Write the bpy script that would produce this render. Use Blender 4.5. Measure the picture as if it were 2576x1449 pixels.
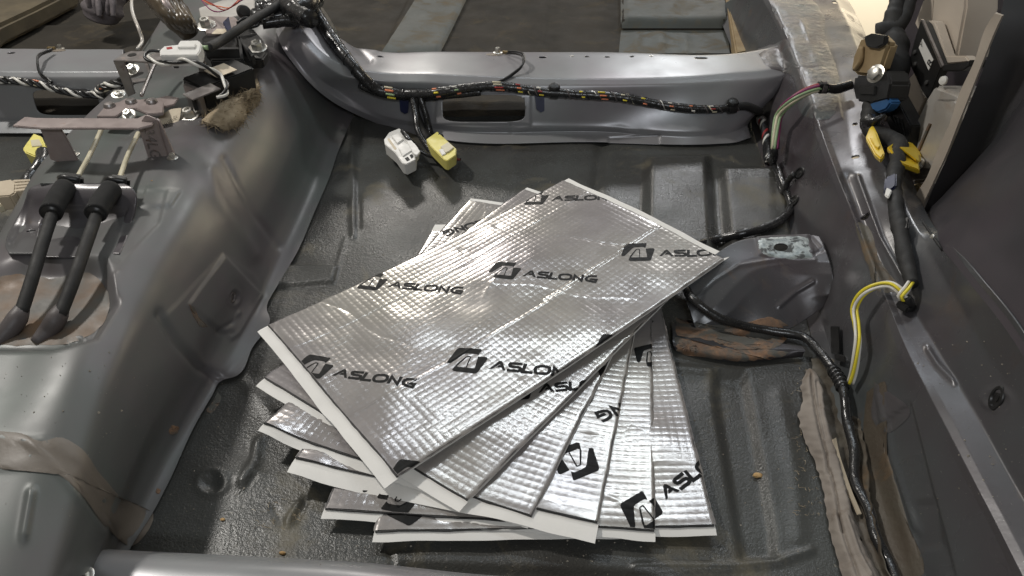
import bpy, bmesh, math, random
import numpy as np
from mathutils import Vector, Matrix
from mathutils.bvhtree import BVHTree
from mathutils.geometry import tessellate_polygon
random.seed(7); rng = np.random.default_rng(7)
for o in list(bpy.data.objects): bpy.data.objects.remove(o)
scn = bpy.context.scene
COL = scn.collection
R = math.radians
# ------------------------------------------------------------------ camera
FP, PITCH, HC = 1860.0, R(38.5), 0.55
CP, SP = math.cos(PITCH), math.sin(PITCH)
cam = bpy.data.cameras.new('camera'); camo = bpy.data.objects.new('camera', cam); COL.objects.link(camo)
cam.sensor_width = 36; cam.lens = 36*FP/2576; cam.clip_start = .01; cam.clip_end = 60
camo.location = (0, 0, HC); camo.rotation_euler = (math.pi/2-PITCH, 0, 0)
scn.camera = camo
# ------------------------------------------------------------------ light
w = bpy.data.worlds.new('World'); scn.world = w; w.use_nodes = True
w.node_tree.nodes['Background'].inputs[0].default_value = (1.0, .93, .82, 1)
w.node_tree.nodes['Background'].inputs[1].default_value = .155
def lamp(name, loc, aim, energy, sx, sy, col):
    l = bpy.data.lights.new(name, 'AREA'); l.energy = energy; l.shape = 'RECTANGLE'; l.size = sx; l.size_y = sy; l.color = col
    o = bpy.data.objects.new(name, l); COL.objects.link(o); o.location = loc
    o.rotation_euler = (Vector(aim)-Vector(loc)).to_track_quat('-Z', 'Y').to_euler()
lamp('ceiling_or_fill_lamp', (.30, 1.85, 1.75), (.15, .5, 0), 5.5, 1.3, .12, (.84, .93, 1))
lamp('ceiling_or_fill_lamp', (-1.25, 1.25, 1.65), (-.2, .6, 0), 21, .13, .13, (1, .96, .90))
lamp('ceiling_or_fill_lamp', (-.75, 4.3, 1.85), (0, .9, 0), 19, .45, .2, (1, .95, .88))
lamp('ceiling_or_fill_lamp', (.95, 4.3, 1.75), (0, .9, 0), 15, .45, .2, (.97, .98, 1))
lamp('ceiling_or_fill_lamp', (.25, -1.3, 1.6), (.1, 1.0, 0), 12, .9, .2, (.90, .95, 1))  # unseen fill added behind the camera to brighten the crossmember front
lamp('wall_fill_lamp', (2.3, 4.1, .9), (3.0, 5.2, -.9), 130, .5, .5, (1, .95, .85))  # added lamp, aimed at the cream wall only to brighten it
scn.view_settings.view_transform = 'Standard'; scn.view_settings.look = 'None'
scn.view_settings.exposure = .1; scn.view_settings.gamma = 1
scn.render.engine = 'CYCLES'

# ------------------------------------------------------------------ projection helpers (photo measured at 2576 px width)
def ray(px, py):
    x = (px-1288)/FP; y = -(py-724.5)/FP
    return np.array([x, CP+y*SP, -SP+y*CP])
CAMP = np.array([0, 0, HC])
def P(px, py, z=0.): d = ray(px, py); return CAMP+d*((z-HC)/d[2])
def PY(px, py, Y): d = ray(px, py); return CAMP+d*(Y/d[1])
def PX(px, py, X): d = ray(px, py); return CAMP+d*(X/d[0])
def Qn(v):
    v = np.asarray(v, float)-CAMP
    dep = v[..., 1]*CP-v[..., 2]*SP; u = v[..., 1]*SP+v[..., 2]*CP
    return np.stack([1288+FP*v[..., 0]/dep, 724.5-FP*u/dep], -1)

# ------------------------------------------------------------------ object helpers
def tag(o, label=None, cat=None, group=None, kind=None):
    if label: o['label'] = label
    if cat: o['category'] = cat
    if group: o['group'] = group
    if kind: o['kind'] = kind
    return o
def thing(name, label, cat, loc=(0, 0, 0), group=None):
    o = bpy.data.objects.new(name, None); COL.objects.link(o); o.empty_display_size = .01
    o.location = Vector(loc); tag(o, label, cat, group); return o
def link(name, me, mat, parent=None, smooth=True):
    o = bpy.data.objects.new(name, me); COL.objects.link(o)
    if mat is not None and len(me.materials) == 0: me.materials.append(mat)
    if parent is not None:
        o.parent = parent
        pr = parent; L = Vector((0, 0, 0))
        while pr: L += pr.location; pr = pr.parent
        me.transform(Matrix.Translation(-L))
    if smooth: me.shade_smooth()
    return o
def npmesh(name, V, F):
    me = bpy.data.meshes.new(name); V = np.asarray(V, np.float32); F = np.asarray(F, np.int32)
    k = F.shape[1]
    me.vertices.add(len(V)); me.vertices.foreach_set('co', V.ravel())
    me.loops.add(F.size); me.loops.foreach_set('vertex_index', F.ravel())
    me.polygons.add(len(F)); me.polygons.foreach_set('loop_start', np.arange(0, F.size, k, dtype=np.int32))
    me.polygons.foreach_set('loop_total', np.full(len(F), k, np.int32))
    me.update(calc_edges=True); me.validate(); return me
def gridfaces(n, m, closed=False):
    i = np.arange(n-1)[:, None]; mm = m if closed else m-1; j = np.arange(mm)[None, :]; j2 = (j+1) % m
    return np.stack([i*m+j, i*m+j2, (i+1)*m+j2, (i+1)*m+j], -1).reshape(-1, 4)
def crom(pts, n):
    pts = np.asarray(pts, float)
    if len(pts) == 2:
        t = np.linspace(0, 1, n)[:, None]; return pts[0]*(1-t)+pts[1]*t
    d = np.r_[0, np.cumsum(np.maximum(np.linalg.norm(np.diff(pts, axis=0), axis=1), 1e-7))]
    t = np.linspace(0, d[-1], n)
    h = np.diff(d)[:, None]; dl = np.diff(pts, axis=0)/h
    m = np.zeros_like(pts); m[0] = dl[0]; m[-1] = dl[-1]
    m[1:-1] = (dl[:-1]*h[1:]+dl[1:]*h[:-1])/(h[1:]+h[:-1])
    k = np.clip(np.searchsorted(d, t, side='right')-1, 0, len(pts)-2)
    hh = h[k]; s = ((t-d[k])[:, None])/hh
    return (2*s**3-3*s**2+1)*pts[k]+(s**3-2*s**2+s)*hh*m[k]+(-2*s**3+3*s**2)*pts[k+1]+(s**3-s**2)*hh*m[k+1]
def sdpoly(q, poly):
    """signed distance (inside negative) of points q to polygon, in pixels"""
    poly = np.asarray(poly, float); x, y = q[:, 0], q[:, 1]
    best = np.full(len(q), 1e9); ins = np.zeros(len(q), bool)
    for a, b in zip(poly, np.roll(poly, -1, 0)):
        e = b-a; L = max(e@e, 1e-9); t = np.clip(((x-a[0])*e[0]+(y-a[1])*e[1])/L, 0, 1)
        best = np.minimum(best, np.hypot(x-a[0]-t*e[0], y-a[1]-t*e[1]))
        c = ((a[1] > y) != (b[1] > y)) & (x < (b[0]-a[0])*(y-a[1])/((b[1]-a[1]) if b[1] != a[1] else 1e-9)+a[0]); ins ^= c
    return np.where(ins, -best, best)
def sdline(q, line):
    x, y = q[:, 0], q[:, 1]; best = np.full(len(q), 1e9); line = np.asarray(line, float)
    for a, b in zip(line[:-1], line[1:]):
        e = b-a; L = max(e@e, 1e-9); t = np.clip(((x-a[0])*e[0]+(y-a[1])*e[1])/L, 0, 1)
        best = np.minimum(best, np.hypot(x-a[0]-t*e[0], y-a[1]-t*e[1]))
    return best
def sst(t): t = np.clip(t, 0, 1); return t*t*(3-2*t)
def vnoise(x, y, sc, seed=0):
    x = np.asarray(x)*sc+seed*17.3; y = np.asarray(y)*sc-seed*9.1
    xi = np.floor(x).astype(int); yi = np.floor(y).astype(int); fx = sst(x-xi); fy = sst(y-yi)
    def h(i, j):
        n = (i*374761393+j*668265263+seed*974711) & 0x7fffffff; n = ((n ^ (n >> 13))*1274126177) & 0x7fffffff
        return ((n ^ (n >> 16)) & 0xffff)/65535.
    return (h(xi, yi)*(1-fx)+h(xi+1, yi)*fx)*(1-fy)+(h(xi, yi+1)*(1-fx)+h(xi+1, yi+1)*fx)*fy-.5
BVH = []
def panel(name, rails, mat, parent, nu, nv, reliefs=(), thick=0, holes=(), noise=.0006, linear=0, reg=True, flip=False):
    rr = [crom(r, nu) for r in rails]
    A = np.stack(rr, 0)
    if linear:
        ts = np.linspace(0, len(rr)-1, nv); k = np.minimum(ts.astype(int), len(rr)-2); f = (ts-k)[:, None, None]
        G = A[k]*(1-f)+A[k+1]*f
        for _ in range(linear): G[1:-1] = (G[:-2]+2*G[1:-1]+G[2:])/4
    else:
        G = np.stack([crom(A[:, i], nv) for i in range(nu)], 1)
    du = np.gradient(G, axis=1); dv = np.gradient(G, axis=0); N = np.cross(du, dv)
    N /= np.maximum(np.linalg.norm(N, axis=2, keepdims=True), 1e-9)
    V = G.reshape(-1, 3); N = N.reshape(-1, 3)
    if ((CAMP-V)*N).sum(1).mean() < 0: N = -N
    H = noise*(vnoise(V[:, 0]+V[:, 2], V[:, 1], 14, 1)+.5*vnoise(V[:, 0]+V[:, 2], V[:, 1], 31, 2))
    if len(reliefs):
        q = Qn(V)
        for k, pts, h, soft in reliefs:
            if k == 'poly': H = H+h*sst(.5-sdpoly(q, pts)/soft)
            elif k == 'line': H = H+h*np.exp(-(sdline(q, pts)/soft)**2)
            elif k == 'dot': H = H+h*np.exp(-(((q[:, 0]-pts[0])/soft[0])**2+((q[:, 1]-pts[1])/soft[1])**2))
            elif k == 'ring': 
                rr_ = np.hypot((q[:, 0]-pts[0])/soft[0], (q[:, 1]-pts[1])/soft[1]); H = H+h*np.exp(-((rr_-1)/.3)**2)
    V = V+N*H[:, None]
    me = npmesh(name, V, gridfaces(nv, nu))
    # orient faces to camera side
    p0 = me.polygons[len(me.polygons)//2]
    if (Vector(CAMP)-p0.center).dot(p0.normal) < 0: me.flip_normals()
    if reg: BVH.append(BVHTree.FromPolygons([v.co.copy() for v in me.vertices], [tuple(p.vertices) for p in me.polygons]))
    if not (thick or holes): return link(name, me, mat, parent)
    o = link(name, me, mat, None)
    md = o.modifiers.new('s', 'SOLIDIFY'); md.thickness = thick or .0015; md.offset = -1; es = o.modifiers.new('e', 'EDGE_SPLIT'); es.split_angle = R(50)
    if holes: o.modifiers.remove(es)
    cut = []
    for c in holes:
        cm = bpy.data.meshes.new('c'); co = bpy.data.objects.new('c', cm); COL.objects.link(co)
        c.to_mesh(cm); c.free(); cut.append(co)
        b = o.modifiers.new('b', 'BOOLEAN'); b.operation = 'DIFFERENCE'; b.object = co; b.solver = 'EXACT'
    dg = bpy.context.evaluated_depsgraph_get(); dg.update()
    m2 = bpy.data.meshes.new_from_object(o.evaluated_get(dg)); bpy.data.objects.remove(o)
    for c in cut: bpy.data.objects.remove(c)
    m2.name = name
    return link(name, m2, mat, parent)
def on(px, py, lift=0.):
    d = Vector(ray(px, py)).normalized(); o = Vector(CAMP); best = None
    for b in BVH:
        h = b.ray_cast(o, d)
        if h[0] is not None and (best is None or h[3] < best[3]): best = h
    if best is None: return Vector(P(px, py, .0))+Vector((0, 0, lift)), Vector((0, 0, 1))
    n = best[1] if best[1].dot(d) < 0 else -best[1]
    return best[0]+n*lift, n
def onp(px, py, lift=0.): return np.array(on(px, py, lift)[0])
def holecut(px, py, rx, ry, sq=2.0, ang=0, lift=.006, depth=.02):
    """cutter: (super)elliptic prism, radii in metres, axis = surface normal"""
    p, n = on(px, py); q = n.to_track_quat('Z', 'Y'); 
    xax = Vector((1, 0, 0)); xax = (xax-n*xax.dot(n)).normalized(); yax = n.cross(xax)
    bm = bmesh.new(); lo = []; hi = []
    for k in range(28):
        a = 2*math.pi*k/28; ca, sa = math.cos(a), math.sin(a)
        x = rx*abs(ca)**(2/sq)*(1 if ca >= 0 else -1); y = ry*abs(sa)**(2/sq)*(1 if sa >= 0 else -1)
        v = p+xax*x+yax*y; hi.append(bm.verts.new(v+n*lift)); lo.append(bm.verts.new(v-n*depth))
    bm.faces.new(hi); bm.faces.new(lo[::-1])
    for k in range(28): bm.faces.new((hi[k], lo[k], lo[(k+1) % 28], hi[(k+1) % 28]))
    bmesh.ops.recalc_face_normals(bm, faces=bm.faces); return bm
def frames(path):
    path = np.asarray(path); T = np.gradient(path, axis=0); T /= np.maximum(np.linalg.norm(T, axis=1, keepdims=True), 1e-9)
    up = np.array([0, 0, 1.]) if abs(T[0][2]) < .8 else np.array([1., 0, 0])
    n = np.cross(T[0], up); n /= np.linalg.norm(n); Ns = [n]
    for i in range(1, len(path)):
        n = Ns[-1]-T[i]*(Ns[-1]@T[i]); n /= max(np.linalg.norm(n), 1e-9); Ns.append(n)
    Ns = np.array(Ns); return T, Ns, np.cross(T, Ns)
def tubemesh(name, path, rad, seg=10, lump=0., seed=0, wrap=0.):
    path = np.asarray(path); n = len(path); T, N, B = frames(path)
    a = np.linspace(0, 2*np.pi, seg, endpoint=False); r = np.broadcast_to(np.asarray(rad, float), (n,)).copy()
    rr = np.repeat(r[:, None], seg, 1)
    s = np.r_[0, np.cumsum(np.linalg.norm(np.diff(path, axis=0), axis=1))]
    if lump: rr *= 1+lump*(vnoise(s[:, None]*1+0*a, (a/2/np.pi)[None, :]*.03+0*s[:, None], 45, seed)*.8+.5*vnoise(s[:, None]*1+0*a, (a/2/np.pi)[None, :]*.03+0*s[:, None], 130, seed+1))
    if wrap: rr *= 1+.025*(((s[:, None]/wrap+a[None, :]/2/np.pi) % 1)-.5)
    V = path[:, None]+rr[..., None]*(np.cos(a)[None, :, None]*N[:, None]+np.sin(a)[None, :, None]*B[:, None])
    V = V.reshape(-1, 3); F = gridfaces(n, seg, True)
    V = np.vstack([V, path[0], path[-1]]); c0, c1 = n*seg, n*seg+1
    me = bpy.data.meshes.new(name)
    fs = [tuple(f) for f in F.tolist()]+[(c0, (k+1) % seg, k) for k in range(seg)]+[(c1, (n-1)*seg+k, (n-1)*seg+(k+1) % seg) for k in range(seg)]
    me.from_pydata(V.tolist(), [], fs); me.update()
    return me
def tube(name, pts, rad, mat, parent=None, seg=10, res=.003, lump=0., seed=0, wrap=0., n=None):
    pts = np.asarray(pts, float); L = np.linalg.norm(np.diff(pts, axis=0), axis=1).sum()
    n = n or max(4, int(L/res)); path = crom(pts, n)
    if np.ndim(rad): rad = np.interp(np.linspace(0, 1, n), np.linspace(0, 1, len(rad)), rad)
    return link(name, tubemesh(name, path, rad, seg, lump, seed, wrap), mat, parent)
def bundle(pts, spec, parent, rad_path, pitch, r, res=.0025, name='wire', phase=0):
    """several wires twisted round a path; spec = materials"""
    pts = np.asarray(pts, float); L = np.linalg.norm(np.diff(pts, axis=0), axis=1).sum(); n = max(8, int(L/res))
    path = crom(pts, n); T, N, B = frames(path); s = np.linspace(0, L, n)
    for k, m in enumerate(spec):
        a = 2*np.pi*(s/pitch+k/len(spec))+phase
        pp = path+rad_path*(np.cos(a)[:, None]*N+np.sin(a)[:, None]*B)
        link(name, tubemesh(name, pp, r, 7), m, parent)
def bmobj(name, bm, mat, parent=None, bevel=0., smooth=True, seg=2):
    bmesh.ops.recalc_face_normals(bm, faces=bm.faces)
    if bevel:
        bmesh.ops.bevel(bm, geom=[e for e in bm.edges if len(e.link_faces) == 2 and e.calc_face_angle(0) > .4], offset=bevel, segments=seg, affect='EDGES', clamp_overlap=True)
    me = bpy.data.meshes.new(name); bm.to_mesh(me); bm.free()
    o = link(name, me, mat, parent, False)
    if smooth:
        me.shade_smooth(); me.set_sharp_from_angle(angle=R(38))
    return o
def prism3(bm, top, vec):
    top = [Vector(t) for t in top]; vec = Vector(vec)
    a = [bm.verts.new(t) for t in top]; b = [bm.verts.new(t+vec) for t in top]; n = len(a)
    bm.faces.new(a); bm.faces.new(b[::-1])
    for k in range(n): bm.faces.new((a[k], b[k], b[(k+1) % n], a[(k+1) % n]))
def prism(name, pts, mat, parent=None, z=None, Y=None, X=None, vec=(0, 0, -.01), bevel=.0007, lift=None):
    """polygon traced on a plane (z or Y const, or on the surface) and extruded by vec: a real solid"""
    if z is not None: T = [P(x, y, z) for x, y in pts]
    elif Y is not None: T = [PY(x, y, Y) for x, y in pts]
    elif X is not None: T = [PX(x, y, X) for x, y in pts]
    else: T = [onp(x, y, lift or 0) for x, y in pts]
    bm = bmesh.new(); prism3(bm, T, vec); return bmobj(name, bm, mat, parent, bevel)
def prismz(name, pts, mat, parent=None, vec=(0, 0, -.002), bevel=.0004):
    bm = bmesh.new(); prism3(bm, [P(x, y, z) for x, y, z in pts], vec); return bmobj(name, bm, mat, parent, bevel)
def obox(name, c, size, mat, parent=None, rot=(0, 0, 0), bevel=.0008):
    from mathutils import Euler
    bm = bmesh.new(); bmesh.ops.create_cube(bm, size=1)
    M = Matrix.Translation(Vector(c)) @ Euler(rot).to_matrix().to_4x4() @ Matrix.Diagonal((*size, 1))
    bmesh.ops.transform(bm, matrix=M, verts=bm.verts); return bmobj(name, bm, mat, parent, bevel)
def lathe(name, p, n, prof, mat, parent=None, seg=24, sx=1.):
    """revolve profile [(radius,height)] about normal n at p"""
    n = Vector(n).normalized(); x = n.orthogonal().normalized(); y = n.cross(x); bm = bmesh.new(); rings = []
    for r_, h in prof:
        rings.append([bm.verts.new(Vector(p)+n*h+(x*math.cos(2*math.pi*k/seg)+y*math.sin(2*math.pi*k/seg))*max(r_, 1e-5)) for k in range(seg)])
    for a, b in zip(rings[:-1], rings[1:]):
        for k in range(seg): bm.faces.new((a[k], a[(k+1) % seg], b[(k+1) % seg], b[k]))
    bm.faces.new(rings[-1]); bm.faces.new(rings[0][::-1])
    return bmobj(name, bm, mat, parent, 0)
def hexbolt(px, py, r, label, parent=None, p=None, n=None, mat=None, h=.006, name='bolt'):
    if p is None: p, n = on(px, py)
    mat = mat or M['zinc']
    if parent is None: t = thing(name, label, 'bolt', p)
    else: t = bpy.data.objects.new(name, None); COL.objects.link(t); t.parent = parent; t.location = Vector(p)-parent.location
    n = Vector(n)
    lathe('washer', p, n, [(r*1.7, 0), (r*1.7, .001), (r*1.5, .0015), (r*1.1, .0015)], mat, t, 24)
    lathe('hex_head', p, n, [(r, .0012), (r*1.0, h*.85), (r*.8, h), (r*.5, h), (r*.45, h*.8)], mat, t, 6)
    return t
def ellipse_disc(px, py, rx, ry, mat, name, parent, h=.001, lift=0, n=None):
    p, nn = on(px, py)
    x = Vector((1, 0, 0)); x = (x-nn*x.dot(nn)).normalized(); y = nn.cross(x); bm = bmesh.new(); rings = []
    for s, hh in ((1, -.001), (1, h*.6), (.93, h), (.7, h), (.62, h*.35), (.3, h*.2), (.26, h*.5), (.02, h*.6)):
        rings.append([bm.verts.new(p+nn*(hh+lift)+x*rx*s*math.cos(a*math.pi/12)+y*ry*s*math.sin(a*math.pi/12)) for a in range(24)])
    for a, b in zip(rings[:-1], rings[1:]):
        for k in range(24): bm.faces.new((a[k], a[(k+1) % 24], b[(k+1) % 24], b[k]))
    bm.faces.new(rings[-1]); return bmobj(name, bm, mat, parent, 0)

# ------------------------------------------------------------------ materials
M = {}
def newmat(name):
    m = bpy.data.materials.new(name); m.use_nodes = True; nt = m.node_tree
    return m, nt, nt.nodes['Principled BSDF']
def nnode(nt, t, **kw):
    n = nt.nodes.new(t)
    for k, v in kw.items():
        if k.startswith('i_'): n.inputs[k[2:].replace('_', ' ')].default_value = v
        else: setattr(n, k, v)
    return n
def noise_fac(nt, co, scale, lo, hi, detail=4, rough=.6, dist=0., vec=None):
    n = nnode(nt, 'ShaderNodeTexNoise', i_Scale=scale, i_Detail=detail, i_Roughness=rough, i_Distortion=dist)
    nt.links.new(co, n.inputs['Vector'])
    r = nt.nodes.new('ShaderNodeMapRange'); r.inputs['From Min'].default_value = lo; r.inputs['From Max'].default_value = hi
    nt.links.new(n.outputs['Fac'], r.inputs['Value']); return r.outputs[0], n
def mixc(nt, fac, a, b):
    m = nt.nodes.new('ShaderNodeMix'); m.data_type = 'RGBA'
    if hasattr(fac, 'links'): nt.links.new(fac, m.inputs[0])
    else: m.inputs[0].default_value = fac
    for v, i in ((a, 6), (b, 7)):
        if hasattr(v, 'links'): nt.links.new(v, m.inputs[i])
        else: m.inputs[i].default_value = (*v, 1)
    return m.outputs[2]
def surf(key, c1, c2=None, rough=.5, rough2=None, metal=0., sc=8, bump=0., bsc=200, coat=0., dirt=None, dsc=14, dlo=.55, dhi=.7, aniso=0, bump2=0, b2sc=40, spec=.5, speck=None):
    m, nt, b = newmat(key); co = nt.nodes.new('ShaderNodeTexCoord').outputs['Object']
    geo = nt.nodes.new('ShaderNodeNewGeometry').outputs['Position']
    c2 = c2 or tuple(x*.8 for x in c1)
    f, _ = noise_fac(nt, geo, sc, .35, .65)
    col = mixc(nt, f, c1, c2)
    rf, _ = noise_fac(nt, geo, sc*2.7, .3, .7)
    rm = nt.nodes.new('ShaderNodeMapRange'); rm.inputs[3].default_value = rough; rm.inputs[4].default_value = rough2 if rough2 is not None else min(1, rough*1.25)
    nt.links.new(rf, rm.inputs[0]); ro = rm.outputs[0]
    if dirt:
        df, _ = noise_fac(nt, geo, dsc, dlo, dhi, 8, .65, .6)
        col = mixc(nt, df, col, dirt)
        mm = nt.nodes.new('ShaderNodeMath'); mm.operation = 'MULTIPLY_ADD'; nt.links.new(df, mm.inputs[0]); mm.inputs[1].default_value = .3; nt.links.new(ro, mm.inputs[2]); ro = mm.outputs[0]
    if speck:
        sf, _ = noise_fac(nt, geo, 420, speck[1], speck[1]+.05, 2, .5)
        col = mixc(nt, sf, col, speck[0])
    nt.links.new(col, b.inputs['Base Color']); nt.links.new(ro, b.inputs['Roughness'])
    b.inputs['Metallic'].default_value = metal; b.inputs['Coat Weight'].default_value = coat; b.inputs['Coat Roughness'].default_value = .12
    b.inputs['Specular IOR Level'].default_value = spec
    prev = None
    for st, s_ in ((bump, bsc), (bump2, b2sc)):
        if st:
            n = nnode(nt, 'ShaderNodeTexNoise', i_Scale=s_, i_Detail=3., i_Roughness=.6); nt.links.new(geo, n.inputs['Vector'])
            bp = nt.nodes.new('ShaderNodeBump'); bp.inputs['Strength'].default_value = st; bp.inputs['Distance'].default_value = .25/s_
            nt.links.new(n.outputs['Fac'], bp.inputs['Height'])
            if prev: nt.links.new(prev.outputs[0], bp.inputs['Normal'])
            prev = bp
    if prev: nt.links.new(prev.outputs[0], b.inputs['Normal'])
    M[key] = m; return m
surf('paint', (.098, .115, .106), (.116, .102, .108), .36, .48, metal=.05, sc=5, bump=.04, bsc=500, dirt=(.12, .10, .085), dsc=22, dlo=.7, dhi=.9)  # greenish to purplish drift in the body paints stands in for coloured reflections
surf('paint_light', (.27, .285, .29), (.25, .235, .25), .27, .38, metal=.25, sc=5, bump=.03, bsc=500, dirt=(.17, .15, .13), dsc=20, dlo=.68, dhi=.85)
surf('paint_dark', (.055, .06, .062), (.05, .043, .048), .24, .36, metal=.3, sc=4, bump=.05, bsc=260, dirt=(.10, .07, .05), dsc=16, dlo=.62, dhi=.8)
surf('paint_mid', (.095, .10, .10), (.085, .072, .08), .26, .38, metal=.15, sc=4, bump=.05, bsc=300, dirt=(.12, .085, .06), dsc=18, dlo=.62, dhi=.78)
surf('tar', (.066, .069, .065), (.038, .036, .033), .23, .38, sc=4.5, bump=.9, bsc=430, bump2=.2, b2sc=120, dirt=(.15, .13, .085), dsc=9, dlo=.56, dhi=.74, speck=((.16, .15, .12), .70))
surf('floorpaint', (.075, .085, .08), (.06, .06, .05), .55, .65, metal=.05, sc=5, bump=.2, bsc=200, dirt=(.12, .09, .05), dsc=15, dlo=.5, dhi=.7)
surf('sillpaint', (.088, .10, .103), (.078, .066, .072), .22, .36, metal=.2, sc=3.5, bump=.05, bsc=400, bump2=.03, b2sc=40, dirt=(.10, .075, .06), dsc=20, dlo=.6, dhi=.76, speck=((.2, .2, .19), .72))
surf('tar_far', (.046, .040, .032), (.030, .027, .022), .7, .85, sc=9, bump=.4, bsc=420, spec=.2, dirt=(.11, .09, .06), dsc=11, dlo=.55, dhi=.75)
surf('sealer', (.09, .10, .102), (.085, .07, .07), .3, .42, metal=.1, sc=18, bump=.12, bsc=90, bump2=.12, b2sc=45, dirt=(.10, .08, .07), dsc=25, dlo=.55, dhi=.75)
surf('rust', (.27, .15, .08), (.12, .075, .05), .5, .75, sc=55, bump=.35, bsc=220, bump2=.12, b2sc=70, dirt=(.09, .088, .078), dsc=34, dlo=.42, dhi=.56)
surf('rustfilm', (.115, .11, .098), (.15, .088, .045), .4, .6, sc=25, bump=.1, bsc=200)
surf('galv', (.42, .45, .44), (.22, .25, .25), .3, .5, metal=.6, sc=160, bump=.4, bsc=300, dirt=(.09, .095, .095), dsc=70, dlo=.5, dhi=.58)
surf('zinc', (.74, .73, .69), (.62, .60, .55), .3, .42, metal=.95, sc=60)
surf('steel', (.42, .40, .39), (.30, .27, .26), .3, .45, metal=.85, sc=30, bump=.08, bsc=300, dirt=(.2, .13, .1), dsc=40, dlo=.6, dhi=.7)
surf('brown_steel', (.36, .305, .29), (.29, .24, .23), .33, .5, metal=.35, sc=30, bump=.12, bsc=300, dirt=(.22, .10, .06), dsc=50, dlo=.62, dhi=.7)
surf('blackp', (.012, .012, .012), (.018, .018, .018), .3, .45, sc=30, bump=.08, bsc=400)
surf('blackm', (.012, .012, .012), (.02, .019, .018), .6, .8, sc=30, bump=.3, bsc=500)
surf('tape', (.014, .014, .015), (.02, .02, .02), .2, .36, sc=60, bump=.5, bsc=220, coat=.3)
surf('foam', (.011, .011, .011), (.016, .016, .016), .9, 1., sc=60, bump=.6, bsc=900)
surf('greyrub', (.10, .088, .088), (.08, .068, .066), .45, .6, sc=30, bump=.2, bsc=200)
surf('white', (.72, .71, .68), (.66, .65, .62), .35, .5, sc=40)
surf('cream', (.62, .57, .42), (.55, .5, .36), .4, .5, sc=40)
surf('beige', (.50, .42, .31), (.44, .37, .27), .5, .6, sc=40)
surf('yellow', (.78, .70, .22), (.70, .62, .16), .38, .5, sc=40)
surf('yellow2', (.80, .58, .04), (.72, .50, .03), .35, .45, sc=40)
surf('ywire', (.85, .72, .05), (.75, .62, .04), .3, .4, sc=40)
surf('wwire', (.75, .73, .68), (.68, .66, .6), .3, .4, sc=40)
surf('redwire', (.35, .03, .03), (.3, .03, .03), .35, .4, sc=40)
surf('orangewire', (.75, .25, .12), (.65, .2, .1), .35, .4, sc=40)
surf('purplewire', (.22, .03, .12), (.2, .03, .1), .3, .4, sc=40)
surf('greenwire', (.3, .42, .22), (.25, .36, .2), .3, .4, sc=40)
surf('navy', (.012, .018, .06), (.01, .014, .045), .3, .4, sc=40)
surf('blue', (.04, .13, .30), (.03, .1, .25), .35, .45, sc=40)
surf('copperish', (.55, .42, .16), (.4, .3, .12), .3, .4, metal=.9, sc=80)
surf('paper', (.80, .785, .75), (.76, .745, .71), .6, .7, sc=30, bump=.05, bsc=60)
surf('butyl', (.012, .012, .012), (.018, .018, .018), .45, .6, sc=90, bump=.4, bsc=300)
surf('ink', (.004, .004, .004), (.006, .006, .006), .42, .5, sc=40, spec=.2)
surf('jute', (.44, .36, .25), (.28, .22, .14), .9, 1., sc=90, bump=.6, bsc=600)
surf('tanfoam', (.36, .27, .15), (.26, .18, .09), .75, .9, sc=20, bump=.3, bsc=200)
surf('tanfoam2', (.13, .105, .065), (.085, .07, .045), .7, .85, sc=20, bump=.3, bsc=200)
surf('brownboot', (.11, .085, .055), (.07, .052, .035), .25, .4, sc=25, bump=.3, bsc=120)
surf('felt', (.29, .255, .22), (.21, .18, .155), .75, .9, sc=22, bump=.3, bsc=160, dirt=(.13, .09, .06), dsc=30, dlo=.55, dhi=.75)
surf('stain', (.092, .082, .062), (.078, .062, .045), .5, .7, sc=16, bump=.5, bsc=160, dirt=(.15, .09, .04), dsc=14)
surf('brownpaint', (.23, .195, .16), (.2, .165, .13), .42, .55, metal=.2, sc=12, bump=.3, bsc=120)
surf('sealantc', (.15, .128, .105), (.125, .108, .09), .4, .55, sc=12, bump=.1, bsc=200)
surf('trim_beige', (.52, .455, .38), (.46, .40, .33), .5, .6, sc=10, bump=.15, bsc=500)
surf('trim_dark', (.034, .037, .040), (.048, .038, .045), .38, .5, sc=3, bump=.2, bsc=700)
surf('alu', (.56, .54, .51), (.44, .41, .37), .32, .5, metal=.3, sc=14, bump=.1, bsc=200, dirt=(.30, .22, .16), dsc=18, dlo=.6, dhi=.8)
surf('brass', (.42, .33, .18), (.3, .23, .12), .35, .5, metal=.85, sc=50)
surf('clothgrey', (.17, .15, .155), (.12, .105, .11), .7, .9, sc=30, bump=.5, bsc=200)
surf('wall', (.78, .70, .56), (.74, .66, .52), .8, .9, sc=2)
surf('grit', (.34, .31, .26), (.24, .21, .17), .8, .9, sc=300)
surf('crumb', (.55, .38, .18), (.42, .25, .1), .7, .8, sc=300)
surf('labelcard', (.66, .58, .44), (.55, .47, .36), .7, .8, sc=60)
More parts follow.
